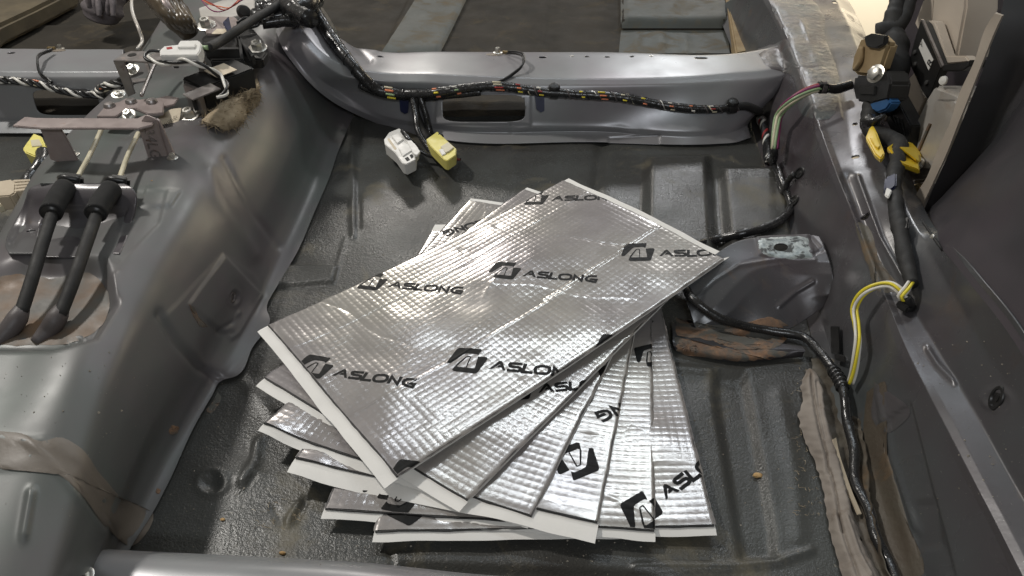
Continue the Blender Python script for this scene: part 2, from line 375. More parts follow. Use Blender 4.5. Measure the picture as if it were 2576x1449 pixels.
# embossed aluminium foil under a clear film
m, nt, b = newmat('foil'); geo = nt.nodes.new('ShaderNodeNewGeometry').outputs['Position']
f, _ = noise_fac(nt, geo, 7, .35, .65, 3, .5)
nt.links.new(mixc(nt, f, (.52, .50, .46), (.44, .415, .42)), b.inputs['Base Color'])  # warm and purplish noise puts tinted reflections into the foil colour
f2, _ = noise_fac(nt, geo, 25, .3, .7); rm = nt.nodes.new('ShaderNodeMapRange'); rm.inputs[3].default_value = .18; rm.inputs[4].default_value = .25
nt.links.new(f2, rm.inputs[0]); nt.links.new(rm.outputs[0], b.inputs['Roughness'])
b.inputs['Metallic'].default_value = .62; b.inputs['Coat Weight'].default_value = .25; b.inputs['Coat Roughness'].default_value = .12
n = nnode(nt, 'ShaderNodeTexNoise', i_Scale=160., i_Detail=3.); nt.links.new(geo, n.inputs['Vector'])
bp = nt.nodes.new('ShaderNodeBump'); bp.inputs['Strength'].default_value = .12; bp.inputs['Distance'].default_value = .001
nt.links.new(n.outputs['Fac'], bp.inputs['Height']); nt.links.new(bp.outputs[0], b.inputs['Normal']); M['foil'] = m

# ================================================================== CAR BODY (welded shell = one thing)
body = thing('car_body', 'stripped grey car body shell with tunnel, crossmember, sill and black coated floor', 'car body', (0, .3, 0))
def PL(l): return [P(*a) for a in l]
# floor pan: one sheet, dark bitumen-coated, stamped ribs as relief
fx = [[(x, y, -.0015) for x in (-.50, -.1, .2, .52)] for y in (.18, .5, .8, 1.16)]
fr = [('line', [(884, 300), (886, 420), (889, 595)], .0035, 7), ('line', [(904, 300), (904, 420), (901, 570)], -.002, 7),
      ('poly', [(650, 668), (848, 672), (838, 712), (640, 730)], .005, 14), ('line', [(870, 600), (840, 700)], .001, 6),
      ('poly', [(1628, 405), (1778, 402), (1792, 640), (1622, 640)], .014, 34),
      ('poly', [(1815, 430), (1975, 430), (1990, 640), (1832, 640)], .012, 30),
      ('line', [(1515, 350), (1500, 470), (1495, 520)], -.004, 16), ('line', [(1280, 360), (1290, 440)], .002, 20),
      ('poly', [(1800, 935), (1872, 935), (1945, 1330), (1948, 1400), (1868, 1400), (1800, 1000)], -.006, 34),
      ('line', [(1690, 925), (1800, 935)], .003, 12), ('line', [(1600, 1425), (1840, 1425), (1960, 1410), (2040, 1385)], .003, 10),
      ('poly', [(1010, 1420), (1560, 1440), (1900, 1470), (1900, 1560), (1000, 1560)], -.004, 30),
      ('dot', (560, 1195), .004, (75, 40)), ('dot', (534, 1217), -.005, (26, 20)), ('ring', (534, 1217), .0018, (34, 27)),
      ('line', [(648, 1120), (640, 1165), (612, 1215)], .0035, 13), ('line', [(640, 1200), (622, 1225)], -.002, 6),
      ('line', [(752, 1268), (730, 1300), (722, 1320)], .0028, 8), ('line', [(770, 1255), (745, 1310)], -.0025, 9),
      ('line', [(690, 1280), (712, 1320)], -.0018, 7), ('line', [(980, 1390), (1000, 1449)], -.002, 8),
      ('line', [(690, 1080), (650, 1110)], .0016, 10), ('line', [(610, 960), (660, 1010), (690, 1060)], .0012, 16),
      ('line', [(1960, 1000), (2000, 1200), (2010, 1350)], .0022, 22)]
floor = panel('floor_pan', fx, M['tar'], body, 460, 440, fr, noise=.0022); tag(floor, 'black textured sound coating with dirt stains', kind='structure')
# front floor beyond the crossmember
ff = [[(x, y, z) for x in (-1.2, -.4, .2, .60)] for y, z in ((1.10, -.012), (1.5, -.012), (2.0, .0), (2.6, .10))]
ffr = [('poly', [(1058, -60), (1190, -60), (1172, 10), (1104, 140), (962, 140)], .010, 14), ('line', [(1380, -40), (1352, 150)], .003, 9),
       ('poly', [(1560, -90), (1826, -90), (1832, 62), (1820, 76), (1560, 76)], .022, 7),
       ('dot', (1600, 52), .003, (30, 12)), ('line', [(1600, 100), (1600, 160)], .004, 10), ('line', [(1660, 100), (1660, 160)], .005, 12), ('line', [(1720, 100), (1722, 160)], .004, 10),
       ('line', [(60, 72), (235, 72)], .006, 6), ('poly', [(-200, 55), (20, 60), (240, -60), (-200, -60)], .02, 20)]
ffo = panel('front_floor', ff, M['tar_far'], body, 420, 240, ffr, noise=.004); tag(ffo, 'brownish dusty front footwell floor behind the crossmember', kind='structure')
# lighter painted strips lying on the front floor (2 mm sheets)
def sheeton(name, pts, mat, lift, parent, n=14, m=30):
    """pts: four corner pixel positions; drapes a thin skin over what is below"""
    a, b, c, d = [np.array(p, float) for p in pts]; V = []
    for i in range(n):
        t = i/(n-1)
        for j in range(m):
            s = j/(m-1); q = (a*(1-s)+b*s)*(1-t)+(d*(1-s)+c*s)*t; V.append(onp(q[0], q[1], lift))
    me = npmesh(name, np.array(V), gridfaces(n, m)); return link(name, me, mat, parent)
tag(sheeton('floor_reinforcement', [(1058, -20), (1182, -20), (1106, 134), (962, 134)], M['floorpaint'], .003, body), 'teal grey bare reinforcement strip')
tag(sheeton('seat_riser_plate', [(1562, 80), (1830, 80), (1836, 138), (1556, 138)], M['floorpaint'], .003, body), 'grey green stamped riser plate')
o = sheeton('seat_riser_top', [(1564, -30), (1822, -30), (1826, 72), (1564, 72)], M['floorpaint'], .0025, body)
fs = thing('foam_strip', 'upright tan foam strip beside the pale riser plate beyond the crossmember', 'foam strip', P(1850, 60, .02))
prism('strip', [(1824, -20), (1846, -20), (1880, 128), (1852, 134)], M['tanfoam'], fs, z=.020, vec=(0, 0, -.028), bevel=.003)
cs = thing('carpet_edge', 'olive brown folded carpet edge in the top left corner', 'carpet', P(40, 20, .05))
prism('fold', [(-60, 110), (0, 62), (90, 20), (190, -30), (120, -60), (-60, -20)], M['tanfoam2'], cs, z=.035, vec=(0, 0, -.04), bevel=.008)
# transmission tunnel
T1 = [(470, -60, .13), (380, 90, .13), (299, 208, .13), (208, 295, .13), (104, 410, .13), (49, 503, .13), (0, 589, .13), (-120, 790, .13), (-280, 1100, .13), (-420, 1400, .13), (-650, 1900, .13)]
T2 = [(770, -60, .135), (735, 20, .135), (690, 90, .135), (600, 245, .135), (516, 383, .135), (430, 552, .135), (381, 641, .135), (337, 740, .132), (254, 958, .128), (205, 1110, .12), (165, 1290, .11), (120, 1449, .105), (40, 1700, .1), (-60, 2000, .1)]
T3 = [(905, -60, .003), (900, 60, .003), (895, 180, .003), (896, 274, .003), (872, 330, .003), (850, 383, .003), (830, 443, .003), (794, 526, .003), (746, 637, .003), (699, 716, .003), (671, 780, .003), (679, 806, .003), (635, 875, .003), (592, 947, .003), (555, 958, .003), (536, 990, .003), (494, 1063, .003), (421, 1220, .003), (387, 1285, .003), (329, 1377, .003), (290, 1450, .003), (220, 1640, .003), (120, 1900, .003)]
t1, t2, t3 = [np.array(PL(x)) for x in (T1, T2, T3)]
NU = 420
c1, c2, c3 = crom(t1, NU), crom(t2, NU), crom(t3, NU)
def byY(c, ys):   # resample a rail at given Y stations so that cross-sections line up
    i = np.argsort(c[:, 1]); return np.stack([np.interp(ys, c[i, 1], c[i, k]) if k != 1 else ys for k in range(3)], 1)
ys = np.linspace(1.42, .21, NU)
c1, c2 = byY(c1, ys), byY(c2, ys); 
c3y = np.sort(c3[:, 1])
c3 = byY(c3, ys)
c3s = c3.copy()
kk = np.ones(75)/75; pad = lambda a: np.convolve(np.r_[[a[0]]*37, a, [a[-1]]*37], kk, 'valid')
for k in (0, 2): c3s[:, k] = pad(c3[:, k])
side = c3s-c2; off = np.array([0, 0, 1.])
rl = [c1+[-.06, 0, -.132], c1+[-.022, 0, -.03], c1+[-.003, 0, -.004], c1+[.012, 0, .003], c1*.5+c2*.5+[0, 0, .004], c2+[-.012, 0, .003], c2+side*.05+[.001, 0, -.0005],
      c2+side*.25+[.004, 0, .003], c2+side*.55+[.001, 0, -.001], c2+side*.85+[-.010, 0, -.004], (c2+side*.93)*.5+(c2+(c3-c2)*.93)*.5+[-.008, 0, -.004], c3+[-.002, 0, .0005], c3]
tr = [('poly', [(562, 643), (659, 746), (600, 846), (580, 855), (470, 768)], .0018, 8),
      ('poly', [(410, 800), (470, 870), (510, 920), (545, 955), (700, 800), (640, 690), (560, 640)], .0008, 16),
      ('dot', (583, 748), -.002, (13, 17)), ('ring', (583, 748), .0014, (15, 20)), ('dot', (595, 792), .0015, (7, 7)),
      ('line', [(545, 832), (580, 812)], -.0014, 5), ('line', [(550, 838), (582, 842)], -.0014, 5),
      ('line', [(525, 430), (545, 490), (590, 560), (640, 640)], .0022, 18), ('line', [(565, 400), (600, 470), (640, 540), (700, 620)], -.0014, 9),
      ('line', [(400, 790), (440, 860), (500, 925), (545, 950)], -.003, 10),
      ('poly', [(255, 660), (290, 760), (240, 840), (120, 870), (-60, 870), (-60, 700), (60, 655)], -.013, 40),
      ('line', [(290, 690), (292, 745)], .0015, 6), ('ring', (175, 832), .0016, (22, 12)), ('dot', (175, 832), -.001, (14, 8)),
      ('poly', [(340, 480), (420, 480), (400, 560), (300, 660), (280, 650)], -.001, 10), ('poly', [(370, 470), (455, 480), (430, 520), (350, 520)], .0016, 12),
      ('line', [(-40, 1095), (60, 1110), (90, 1130), (60, 1170), (-40, 1178)], .0008, 9), ('line', [(60, 1110), (110, 1105), (200, 1160), (260, 1260)], .0012, 7),
      ('line', [(85, 1120), (160, 1200), (220, 1290), (260, 1340)], .0012, 7), ('line', [(80, 1240), (60, 1350)], .003, 12),
      ('line', [(250, 500), (225, 560)], .001, 10), ('dot', (45, 830), .002, (60, 10))]
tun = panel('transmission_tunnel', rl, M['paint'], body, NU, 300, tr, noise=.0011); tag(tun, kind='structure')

# crossmember right of the tunnel
B0 = [(748, -18, .155), (790, 40, .15), (835, 78, .13), (885, 108, .105), (950, 125, .09), (1100, 127, .09), (1500, 127, .09), (1880, 127, .09), (1965, 108, .09), (2010, 60, .092)]
B1 = [(722, 10, .158), (765, 80, .152), (812, 130, .13), (870, 165, .108), (940, 179, .095), (1100, 186, .092), (1500, 197, .09), (1800, 187, .09), (1985, 163, .09), (2030, 140, .09)]
B1b = [(714, 30, .152), (756, 100, .146), (803, 150, .124), (862, 190, .098), (940, 203, .085), (1100, 208, .083), (1500, 216, .083), (1800, 208, .083), (1962, 192, .083), (2012, 178, .083)]
B2b = [(702, 50, .14), (742, 130, .13), (790, 185, .10), (850, 228, .06), (940, 280, .025), (1100, 312, .024), (1500, 318, .022), (1800, 325, .022), (1868, 312, .022), (1890, 300, .022)]
B2 = [(697, 62, .136), (735, 138, .125), (782, 195, .093), (845, 245, .052), (940, 294, .014), (1110, 326, .014), (1500, 331, .012), (1800, 340, .013), (1852, 330, .013), (1880, 315, .013)]
B3 = [(692, 74, .134), (728, 146, .122), (776, 205, .088), (840, 258, .042), (930, 303, .004), (1120, 352, .003), (1500, 357, .003), (1800, 362, .003), (1850, 358, .003), (1890, 345, .003)]
# a flange behind the top edge going down
B00 = [tuple(np.array(PL(B0)[i])+np.array([0, .004, -.03])) for i in range(len(B0))]
B000 = [tuple(np.array(p)+np.array([0, .02, -p[2]+.008])) for p in B00]
rails = [B000, B00]+[PL(x) for x in (B0, B1, B1b, B2b, B2, B3)]
br = [('line', [(1000, 280), (1180, 300), (1500, 292), (1800, 300)], .0, 30), ('ring', (760, 60), .0, (10, 10)),
      ('line', [(838, 40), (880, 100), (930, 150)], -.003, 9), ('line', [(870, 20), (905, 90), (945, 120)], .002, 9),
      ('poly', [(1100, 238), (1335, 236), (1335, 312), (1095, 312)], .0016, 8), ('poly', [(1530, 345), (1660, 338), (1660, 380), (1530, 380)], -.002, 6),
      ('line', [(1290, 330), (1330, 318), (1560, 322), (1600, 335)], .0015, 8)]
beam = panel('crossmember', rails, M['paint_light'], body, 420, 220, br, linear=14, noise=.0006)
# holes need the surface for placement
hc = [holecut(1216, 273, .0655, .0205, 5, depth=.03)]
for x, y, a, b_ in ((957, 142, .0055, .004), (1365, 144, .0065, .0045), (1476, 142, .0038, .0028), (1527, 143, .0042, .003), (1590, 142, .0038, .0028), (1764, 146, .0105, .0035)):
    hc.append(holecut(x, y, a, b_, 3 if a > .01 else 2, depth=.02))
bpy.data.objects.remove(beam); BVH.pop()
beam = panel('crossmember', rails, M['paint_light'], body, 420, 220, br, linear=14, noise=.0006, thick=.0016, holes=hc)
tag(beam, 'pale grey pressed crossmember with long slot', kind='structure')
for px in (1438, 1638): ellipse_disc(px, 141, .0035, .0025, M['zinc'], 'weld_nut', body, .0008)
# crossmember on the other side of the tunnel
L0 = [(-160, 118, .09), (60, 120, .09), (310, 121, .09)]; L1 = [(-160, 178, .09), (60, 178, .09), (310, 178, .09)]
L1b = [(-160, 196, .082), (60, 196, .082), (300, 196, .082)]; L2b = [(-160, 296, .02), (60, 296, .02), (240, 296, .02)]; L2 = [(-160, 306, .013), (60, 306, .013), (240, 306, .013)]; L3 = [(-160, 335, .003), (60, 335, .003), (230, 335, .003)]
L00 = [tuple(np.array(p)+np.array([0, .004, -.03])) for p in PL(L0)]
railsL = [[tuple(np.array(p)+np.array([0, .02, -p[2]+.008])) for p in L00], L00]+[PL(x) for x in (L0, L1, L1b, L2b, L2, L3)]
bl = panel('crossmember', railsL, M['paint_light'], body, 120, 180, linear=10, noise=.0006)
hl = [holecut(168, 258, .052, .0205, 5, depth=.03), holecut(28, 133, .007, .004, 2, depth=.02)]
bpy.data.objects.remove(bl); BVH.pop()
bl = panel('crossmember', railsL, M['paint_light'], body, 120, 180, linear=10, noise=.0006, thick=.0016, holes=hl); tag(bl, kind='structure')
lf = [[(x, y, -.003) for x in (-1.1, -.8, -.52)] for y in (.2, .7, 1.14)]
tag(panel('floor_pan', lf, M['tar'], body, 90, 90, noise=.003), 'far side black coated floor', kind='structure')

# sill, right side
r0 = [(1800, 20, 0), (1850, 150, 0), (1895, 330, 0), (1950, 500, 0), (2003, 700, 0), (2050, 880, 0), (2100, 1050, 0), (2165, 1230, 0), (2235, 1449, 0), (2280, 1600, 0)]
r0b = [(1822, 10, .012), (1872, 140, .012), (1925, 320, .012), (1985, 500, .012), (2040, 700, .012), (2092, 880, .012), (2150, 1050, .012), (2215, 1230, .012), (2295, 1449, .012), (2345, 1600, .012)]
r1a = [(1895, -40, .1), (1950, 60, .1), (2015, 230, .1), (2088, 440, .1), (2150, 590, .1), (2205, 740, .1), (2266, 894, .1), (2348, 1055, .1), (2440, 1230, .1), (2548, 1449, .1), (2620, 1600, .1)]
r1 = [(1912, -40, .108), (1965, 60, .108), (2030, 230, .108), (2108, 445, .108), (2168, 590, .108), (2226, 742, .108), (2288, 894, .108), (2370, 1055, .108), (2460, 1230, .108), (2571, 1449, .108), (2645, 1600, .108)]
r1c = [(1930, -40, .109), (1982, 60, .109), (2045, 225, .109), (2122, 440, .108), (2182, 585, .108), (2240, 735, .108), (2306, 885, .110), (2390, 1045, .112), (2480, 1215, .112), (2592, 1430, .112), (2665, 1590, .112)]
r2 = [(2030, -40, .112), (2075, 60, .112), (2120, 230, .112), (2160, 445, .112), (2212, 590, .112), (2266, 720, .113), (2350, 860, .116), (2440, 1010, .12), (2535, 1180, .12), (2645, 1380, .12), (2720, 1560, .12)]
r3 = [(2080, -40, .114), (2135, 60, .116), (2192, 230, .120), (2255, 440, .126), (2300, 560, .132), (2370, 690, .146), (2450, 830, .155), (2540, 980, .155), (2640, 1150, .155), (2760, 1350, .155), (2840, 1530, .155)]
r4 = [(2110, -40, .10), (2165, 60, .10), (2225, 230, .10), (2290, 440, .10), (2345, 560, .13), (2460, 690, .19), (2570, 830, .2), (2660, 980, .19), (2760, 1150, .18), (2880, 1350, .18), (2960, 1530, .18)]
sr = [('line', [(1925, 200), (1960, 280), (1995, 380)], .003, 20), ('line', [(2131, 447), (2190, 600), (2240, 715)], -.0035, 13), ('line', [(2158, 447), (2215, 600), (2290, 730)], .0022, 7),
      ('poly', [(2030, 180), (2095, 170), (2120, 300), (2050, 330)], .001, 8),
      ('ring', (2510, 1005), .0015, (34, 24)), ('line', [(2100, 640), (2100, 760), (2080, 800)], .0015, 10),
      ('poly', [(2210, 1075), (2290, 1010), (2400, 1449), (2320, 1460)], -.002, 8), ('poly', [(2290, 1270), (2350, 1250), (2365, 1370), (2300, 1385)], -.0014, 6),
      ('dot', (1915, 115), .004, (22, 40)), ('line', [(1990, 115), (1960, 170)], .002, 7), ('line', [(2020, 60), (2060, 170)], .001, 6),
      ('line', [(2215, 1000), (2240, 1150), (2300, 1330)], .002, 8), ('line', [(2335, 880), (2360, 920), (2400, 960)], .002, 8),
      ('dot', (1875, 60), .003, (20, 40))]
for k in range(14):
    sr.append(('dot', (1900+rng.random()*130, 120+rng.random()*90), .0016*(rng.random()-.3), (10+rng.random()*12, 6+rng.random()*8)))
rails_s = [PL(x) for x in (r0, r0b, r1a, r1, r1c, r2, r3, r4)]
sill = panel('door_sill', rails_s, M['sillpaint'], body, 420, 300, sr, linear=12, noise=.0016)
hs = [holecut(1973, 27, .003, .0055, 4), holecut(2152, 395, .0045, .0035), holecut(2151, 312, .0032, .0028), holecut(2178, 545, .0055, .0045), holecut(2100, 6, .004, .006, 4)]
bpy.data.objects.remove(sill); BVH.pop()
sill = panel('door_sill', rails_s, M['sillpaint'], body, 420, 300, sr, linear=12, noise=.0016, thick=.0015, holes=hs); tag(sill, kind='structure')
# textured seam sealer where crossmember meets the sill, galvanised patches
def patch(name, pts, mat, lift, parent, n=26, wob=3, seed=0, edge=True):
    """irregular thin skin over the surface inside a pixel outline (real 3D drape)"""
    pts = np.array(pts, float); c = pts.mean(0); P2 = np.vstack([pts, pts[:1]]); out = crom(np.c_[P2, np.zeros(len(P2))], 60)[:-1, :2]
    r_ = np.random.default_rng(seed); out = out+r_.normal(0, wob*.35, out.shape)
    V = [onp(c[0], c[1], lift)]; rings = 8; N_ = len(out)
    for k in range(1, rings+1):
        t = k/rings
        for q in out: 
            p = c*(1-t)+q*t; V.append(onp(p[0], p[1], lift*(1 if k < rings else .35)))
    F = [(0, 1+j, 1+(j+1) % N_) for j in range(N_)]
    for k in range(rings-1):
        a = 1+k*N_; b_ = a+N_; F += [(a+j, b_+j, b_+(j+1) % N_, a+(j+1) % N_) for j in range(N_)]
    me = bpy.data.meshes.new(name); me.from_pydata([tuple(v) for v in V], [], F); me.update(); return link(name, me, mat, parent)
tag(patch('seam_sealer', [(1905, 125), (1985, 95), (2060, 60), (2085, 120), (2110, 200), (2085, 300), (2020, 290), (1990, 190), (1930, 165)], M['sealer'], .0009, body, seed=3), 'glossy lumpy seam sealer')
tag(patch('seam_sealer', [(1935, 0), (2030, -10), (2075, 60), (2040, 110), (1965, 70)], M['sealer'], .0009, body, seed=5), 'glossy seam sealer')

# left rear ledge in the foreground
e0 = [(-200, 1330, .02), (0, 1358, .02), (330, 1384, .02), (900, 1416, .02), (1300, 1452, .02), (1700, 1485, .02)]
e1 = [(-200, 1345, .045), (0, 1370, .045), (330, 1398, .045), (900, 1432, .045), (1300, 1470, .045), (1700, 1500, .045)]
e2 = [(-200, 1560, .047), (0, 1570, .047), (330, 1590, .047), (900, 1600, .047), (1300, 1640, .047), (1700, 1640, .047)]
tag(panel('rear_crossmember', [PL(e0), PL(e1), PL(e2)], M['paint_light'], body, 160, 60, noise=.001), 'light grey rear ledge at the bottom left', kind='structure')

# seat mount on the right: domed bracket with a bolt hole
s0 = [(1735, 770, .022), (1722, 738, .03), (1750, 690, .042), (1800, 640, .05), (1860, 606, .053), (1920, 596, .054), (1990, 592, .056), (2036, 590, .058), (2062, 594, .060)]
s1 = [(1738, 790, .016), (1770, 745, .03), (1812, 690, .042), (1870, 655, .049), (1920, 640, .053), (1980, 632, .055), (2035, 630, .058), (2075, 622, .062)]
s2 = [(1745, 815, .008), (1800, 770, .025), (1850, 716, .038), (1900, 680, .046), (1950, 668, .05), (2000, 662, .053), (2050, 660, .056), (2088, 660, .060)]
s2b = [(1750, 825, .006), (1830, 790, .018), (1885, 735, .032), (1935, 700, .040), (1980, 690, .044), (2030, 690, .047), (2062, 690, .05), (2095, 690, .054)]
s3 = [(1760, 832, .002), (1870, 822, .004), (1940, 800, .012), (1985, 770, .02), (2020, 752, .026), (2050, 745, .03), (2080, 742, .034), (2100, 740, .036)]
s4 = [(1762, 836, .0), (1880, 850, -.002), (1960, 838, .0), (2010, 815, .006), (2046, 790, .014), (2072, 772, .02), (2090, 760, .026), (2104, 752, .03)]
railb = [PL(x) for x in (s0, s1, s2, s2b, s3, s4)]
sbr = [('line', [(1745, 755), (1800, 705), (1860, 668), (1940, 655), (2050, 655)], .0012, 5), ('line', [(1960, 770), (2000, 735), (2045, 708)], .0016, 6), ('line', [(2040, 600), (2062, 625)], -.0012, 6), ('line', [(2045, 640), (2075, 625)], -.001, 5), ('poly', [(1900, 592), (2035, 588), (2050, 645), (1960, 655), (1910, 640)], .0012, 8)]
sb = panel('seat_mount', railb, M['sillpaint'], body, 160, 140, sbr, linear=7, noise=.0008)
hb = [holecut(1964, 623, .0115, .0085, 2.2)]
bpy.data.objects.remove(sb); BVH.pop()
sb = panel('seat_mount', railb, M['sillpaint'], body, 160, 140, sbr, linear=7, noise=.0008, thick=.0018, holes=hb); tag(sb, 'dark seat mounting bracket with scuffed bright patch around its hole')
galv = newmat
# bare zinc around the hole: a ring-shaped skin
def ringpatch(name, c, inner, outer, mat, lift, parent):
    V = []; K = 48; R_ = 6
    for k in range(K):
        a = 2*math.pi*(k+.37)/K; ci = np.array(c)+np.array([inner[0]*math.cos(a), inner[1]*math.sin(a)])
        co_ = np.array(outer); best = None
        # ray from c in direction a against outer polygon
        d = np.array([math.cos(a), math.sin(a)]); 
        for p, q in zip(co_, np.roll(co_, -1, 0)):
            e = q-p; den = d[0]*e[1]-d[1]*e[0]
            if abs(den) < 1e-9: continue
            w_ = p-np.array(c); t = (w_[0]*e[1]-w_[1]*e[0])/den; s = (w_[0]*d[1]-w_[1]*d[0])/den
            if t > 0 and 0 <= s <= 1 and (best is None or t < best): best = t
        best *= 1+.08*(rng.random()-.5)
        for i in range(R_): q = ci*(1-i/(R_-1))+(np.array(c)+d*best)*(i/(R_-1)); V.append(onp(q[0], q[1], lift if i < R_-1 else 0))
    me = npmesh(name, np.array(V), gridfaces(K, R_)); 
    F = gridfaces(K, R_).tolist()+[[(K-1)*R_+j, (K-1)*R_+j+1, j+1, j] for j in range(R_-1)]
    me = bpy.data.meshes.new(name); me.from_pydata([tuple(v) for v in V], [], F); me.update(); return link(name, me, mat, parent)
tag(ringpatch('bare_zinc', (1964, 623), (18, 10), [(1905, 600), (1960, 596), (2030, 594), (2036, 618), (2048, 648), (1990, 652), (1930, 645), (1908, 628)], M['galv'], .0007, sb), 'scraped bright zinc')
# rusty lower crossmember stub between mat stack and sill
q0 = [(1690, 812, .004), (1760, 818, .004), (1850, 842, .006), (1930, 858, .008), (2020, 872, .010)]
q1 = [(1692, 835, .008), (1760, 845, .008), (1850, 866, .008), (1930, 878, .008), (2025, 884, .01)]
q2 = [(1695, 872, .006), (1760, 888, .006), (1850, 902, .006), (1930, 900, .005), (2020, 892, .005)]
q3 = [(1700, 884, .000), (1770, 900, .000), (1860, 911, .000), (1935, 906, .000), (2022, 898, .000)]
tag(panel('rusted_flange', [PL(x) for x in (q0, q1, q2, q3)], M['paint_dark'], body, 100, 50, noise=.0015), 'dark lower flange with a rusty edge')
for a_, sd_ in (([(1698, 850), (1740, 856), (1800, 872), (1860, 884), (1930, 880), (1985, 888), (1930, 902), (1860, 908), (1770, 899), (1702, 882)], 61), ([(1780, 850), (1840, 862), (1900, 868), (1940, 872), (1900, 884), (1840, 876)], 62), ([(1705, 862), (1740, 858), (1760, 880), (1720, 884)], 63)): tag(patch('rust_patch', a_, M['rust'], .0008, body, wob=4, seed=sd_), 'flaking orange rust along the flange')
tag(patch('rust_patch', [(1700, 800), (1760, 812), (1860, 815), (1950, 800), (1990, 830), (1960, 870), (1850, 868), (1760, 850), (1700, 838)], M['rust'], .0008, body, seed=9), 'flaking orange rust')
tag(patch('sealant_band', [(0, 1085), (60, 1092), (100, 1110), (150, 1100), (205, 1130), (250, 1190), (330, 1270), (385, 1290), (330, 1374), (270, 1330), (200, 1240), (140, 1190), (80, 1175), (0, 1178)], M['sealantc'], .0007, body, wob=1, seed=4), 'brown brushed sealant')
tag(patch('rust_film', [(40, 690), (130, 700), (230, 690), (275, 740), (262, 810), (190, 860), (90, 868), (-10, 862), (-10, 700)], M['rustfilm'], .0005, body, seed=14), 'rusty water film in the recess')
patch('rust_chip', [(548, 985), (556, 1000), (545, 1025), (530, 1040), (520, 1035), (536, 1010)], M['rust'], .0005, body, wob=2, seed=8)
patch('rust_chip', [(475, 765), (486, 770), (500, 800), (520, 822), (508, 824), (488, 800)], M['rust'], .0005, body, wob=2, seed=8)
patch('rust_chip', [(395, 1228), (404, 1232), (400, 1242), (392, 1240)], M['rust'], .0005, body, wob=1, seed=8)
patch('rust_chip', [(430, 1070), (450, 1075), (438, 1095), (425, 1090)], M['rust'], .0004, body, wob=2, seed=11)
# sill stain + sealer strip
tag(patch('stain', [(2180, 985), (2225, 960), (2218, 1060), (2250, 1200), (2290, 1330), (2320, 1449), (2250, 1449), (2200, 1300), (2170, 1120)], M['stain'], .0006, body, seed=21), 'tan water stain on the sill foot')
tag(patch('sealant_band', [(2200, 960), (2290, 1040), (2215, 1090), (2195, 1060)], M['paint_mid'], .0007, body, wob=1, seed=22), None)
tag(patch('rust_film', [(2150, 560), (2175, 565), (2215, 660), (2260, 730), (2215, 735), (2180, 660)], M['stain'], .0005, body, seed=23), 'rusty dirt in the sill channel')
for px, py, rx, ry, nm in ((2012, 435, .010, .020, 'rubber_plug'), (1998, 505, .010, .020, 'rubber_plug'), (2510, 1002, .0125, .0085, 'rubber_plug')):
    ellipse_disc(px, py, rx*.8, ry*.8, M['blackp'], nm, body, .002)
for px, py, rx in ((2016, 15, .0075), (2118, 212, .0075)):
    ellipse_disc(px, py, rx, rx*.7, M['galv'], 'grommet', body, .0012)
ellipse_disc(583, 748, .006, .008, M['greyrub'], 'stud_cap', body, .002)

# ================================================================== SOUND DEADENING MATS
W_, L_ = .27, .47; CELL = .0072
def lp(cx, cy): return np.array(P(1214.1+cx*.124, 639+cy*.124, .034)[:2])
oA, oB = lp(119, 345), lp(2295, 630)
ex = (oB-oA)/np.linalg.norm(oB-oA); ey = np.array([-ex[1], ex[0]])
def loc(cx, cy): d = lp(cx, cy)-oA; return np.array([d@ex, d@ey])
def c2(cx, cy): return ((1740+cx*.12422-1900)/.19410, (1340+cy*.12422-1000)/.19410)
# crop 2 shows the second print; bring its logo into crop-1 pixels of the first print through the plane
def lp2(cx, cy): return np.array(P((1740+cx*.12422)*.6389, (1340+cy*.12422)*.6389, .034)[:2])
a2, b2 = lp2(145, 605), lp2(1375, 842)
d1 = lp(805, 450)-oA; d2 = b2-a2
rot = math.atan2(d1[1], d1[0])-math.atan2(d2[1], d2[0]); sca = np.linalg.norm(d1)/np.linalg.norm(d2)
Rm = np.array([[math.cos(rot), -math.sin(rot)], [math.sin(rot), math.cos(rot)]])*sca
def loc2(cx, cy): d = Rm@(lp2(cx, cy)-a2); return np.array([d@ex, d@ey])
LOGO = [[(540, 190), (480, 205), (430, 245), (145, 590), (155, 620), (225, 635), (270, 615), (620, 400), (690, 370), (780, 368), (900, 380), (1000, 395), (1045, 415), (1070, 445), (1190, 295), (1170, 270), (1110, 262), (800, 222)],
        [(1065, 478), (1320, 505), (1350, 535), (1330, 575), (1050, 920), (1010, 950), (950, 960), (900, 955), (340, 870), (290, 830), (305, 805), (430, 665), (430, 722), (455, 745), (690, 775), (718, 782), (935, 815), (965, 800)],
        [(430, 665), (715, 458), (760, 443), (835, 452), (860, 468), (857, 495), (718, 782), (690, 775), (820, 497), (816, 470), (752, 466), (430, 718)]]
polys = [np.array([loc2(*p) for p in q]) for q in LOGO]
def strk(pts, w_, closed=False):
    pts = np.array(pts); n = len(pts); L = []; Rr = []
    for i in range(n):
        a = pts[i-1] if (i > 0 or closed) else None; b_ = pts[(i+1) % n] if (i < n-1 or closed) else None
        da = (pts[i]-a)/np.linalg.norm(pts[i]-a) if a is not None else None; db = (b_-pts[i])/np.linalg.norm(b_-pts[i]) if b_ is not None else None
        if da is None: da = db
        if db is None: db = da
        t = da+db; t /= np.linalg.norm(t); nn = np.array([-t[1], t[0]]); k = 1/max(.45, nn@np.array([-da[1], da[0]]))
        L.append(pts[i]+nn*w_/2*k); Rr.append(pts[i]-nn*w_/2*k)
    out = []; m_ = n if closed else n-1
    for i in range(m_): j = (i+1) % n; out.append(np.array([L[i], L[j], Rr[j], Rr[i]]))
    return out
hgt = abs(loc(1405, 392)[1]-loc(1352, 505)[1]); SWT = hgt*.285
def l1(l): return [loc(*p) for p in l]
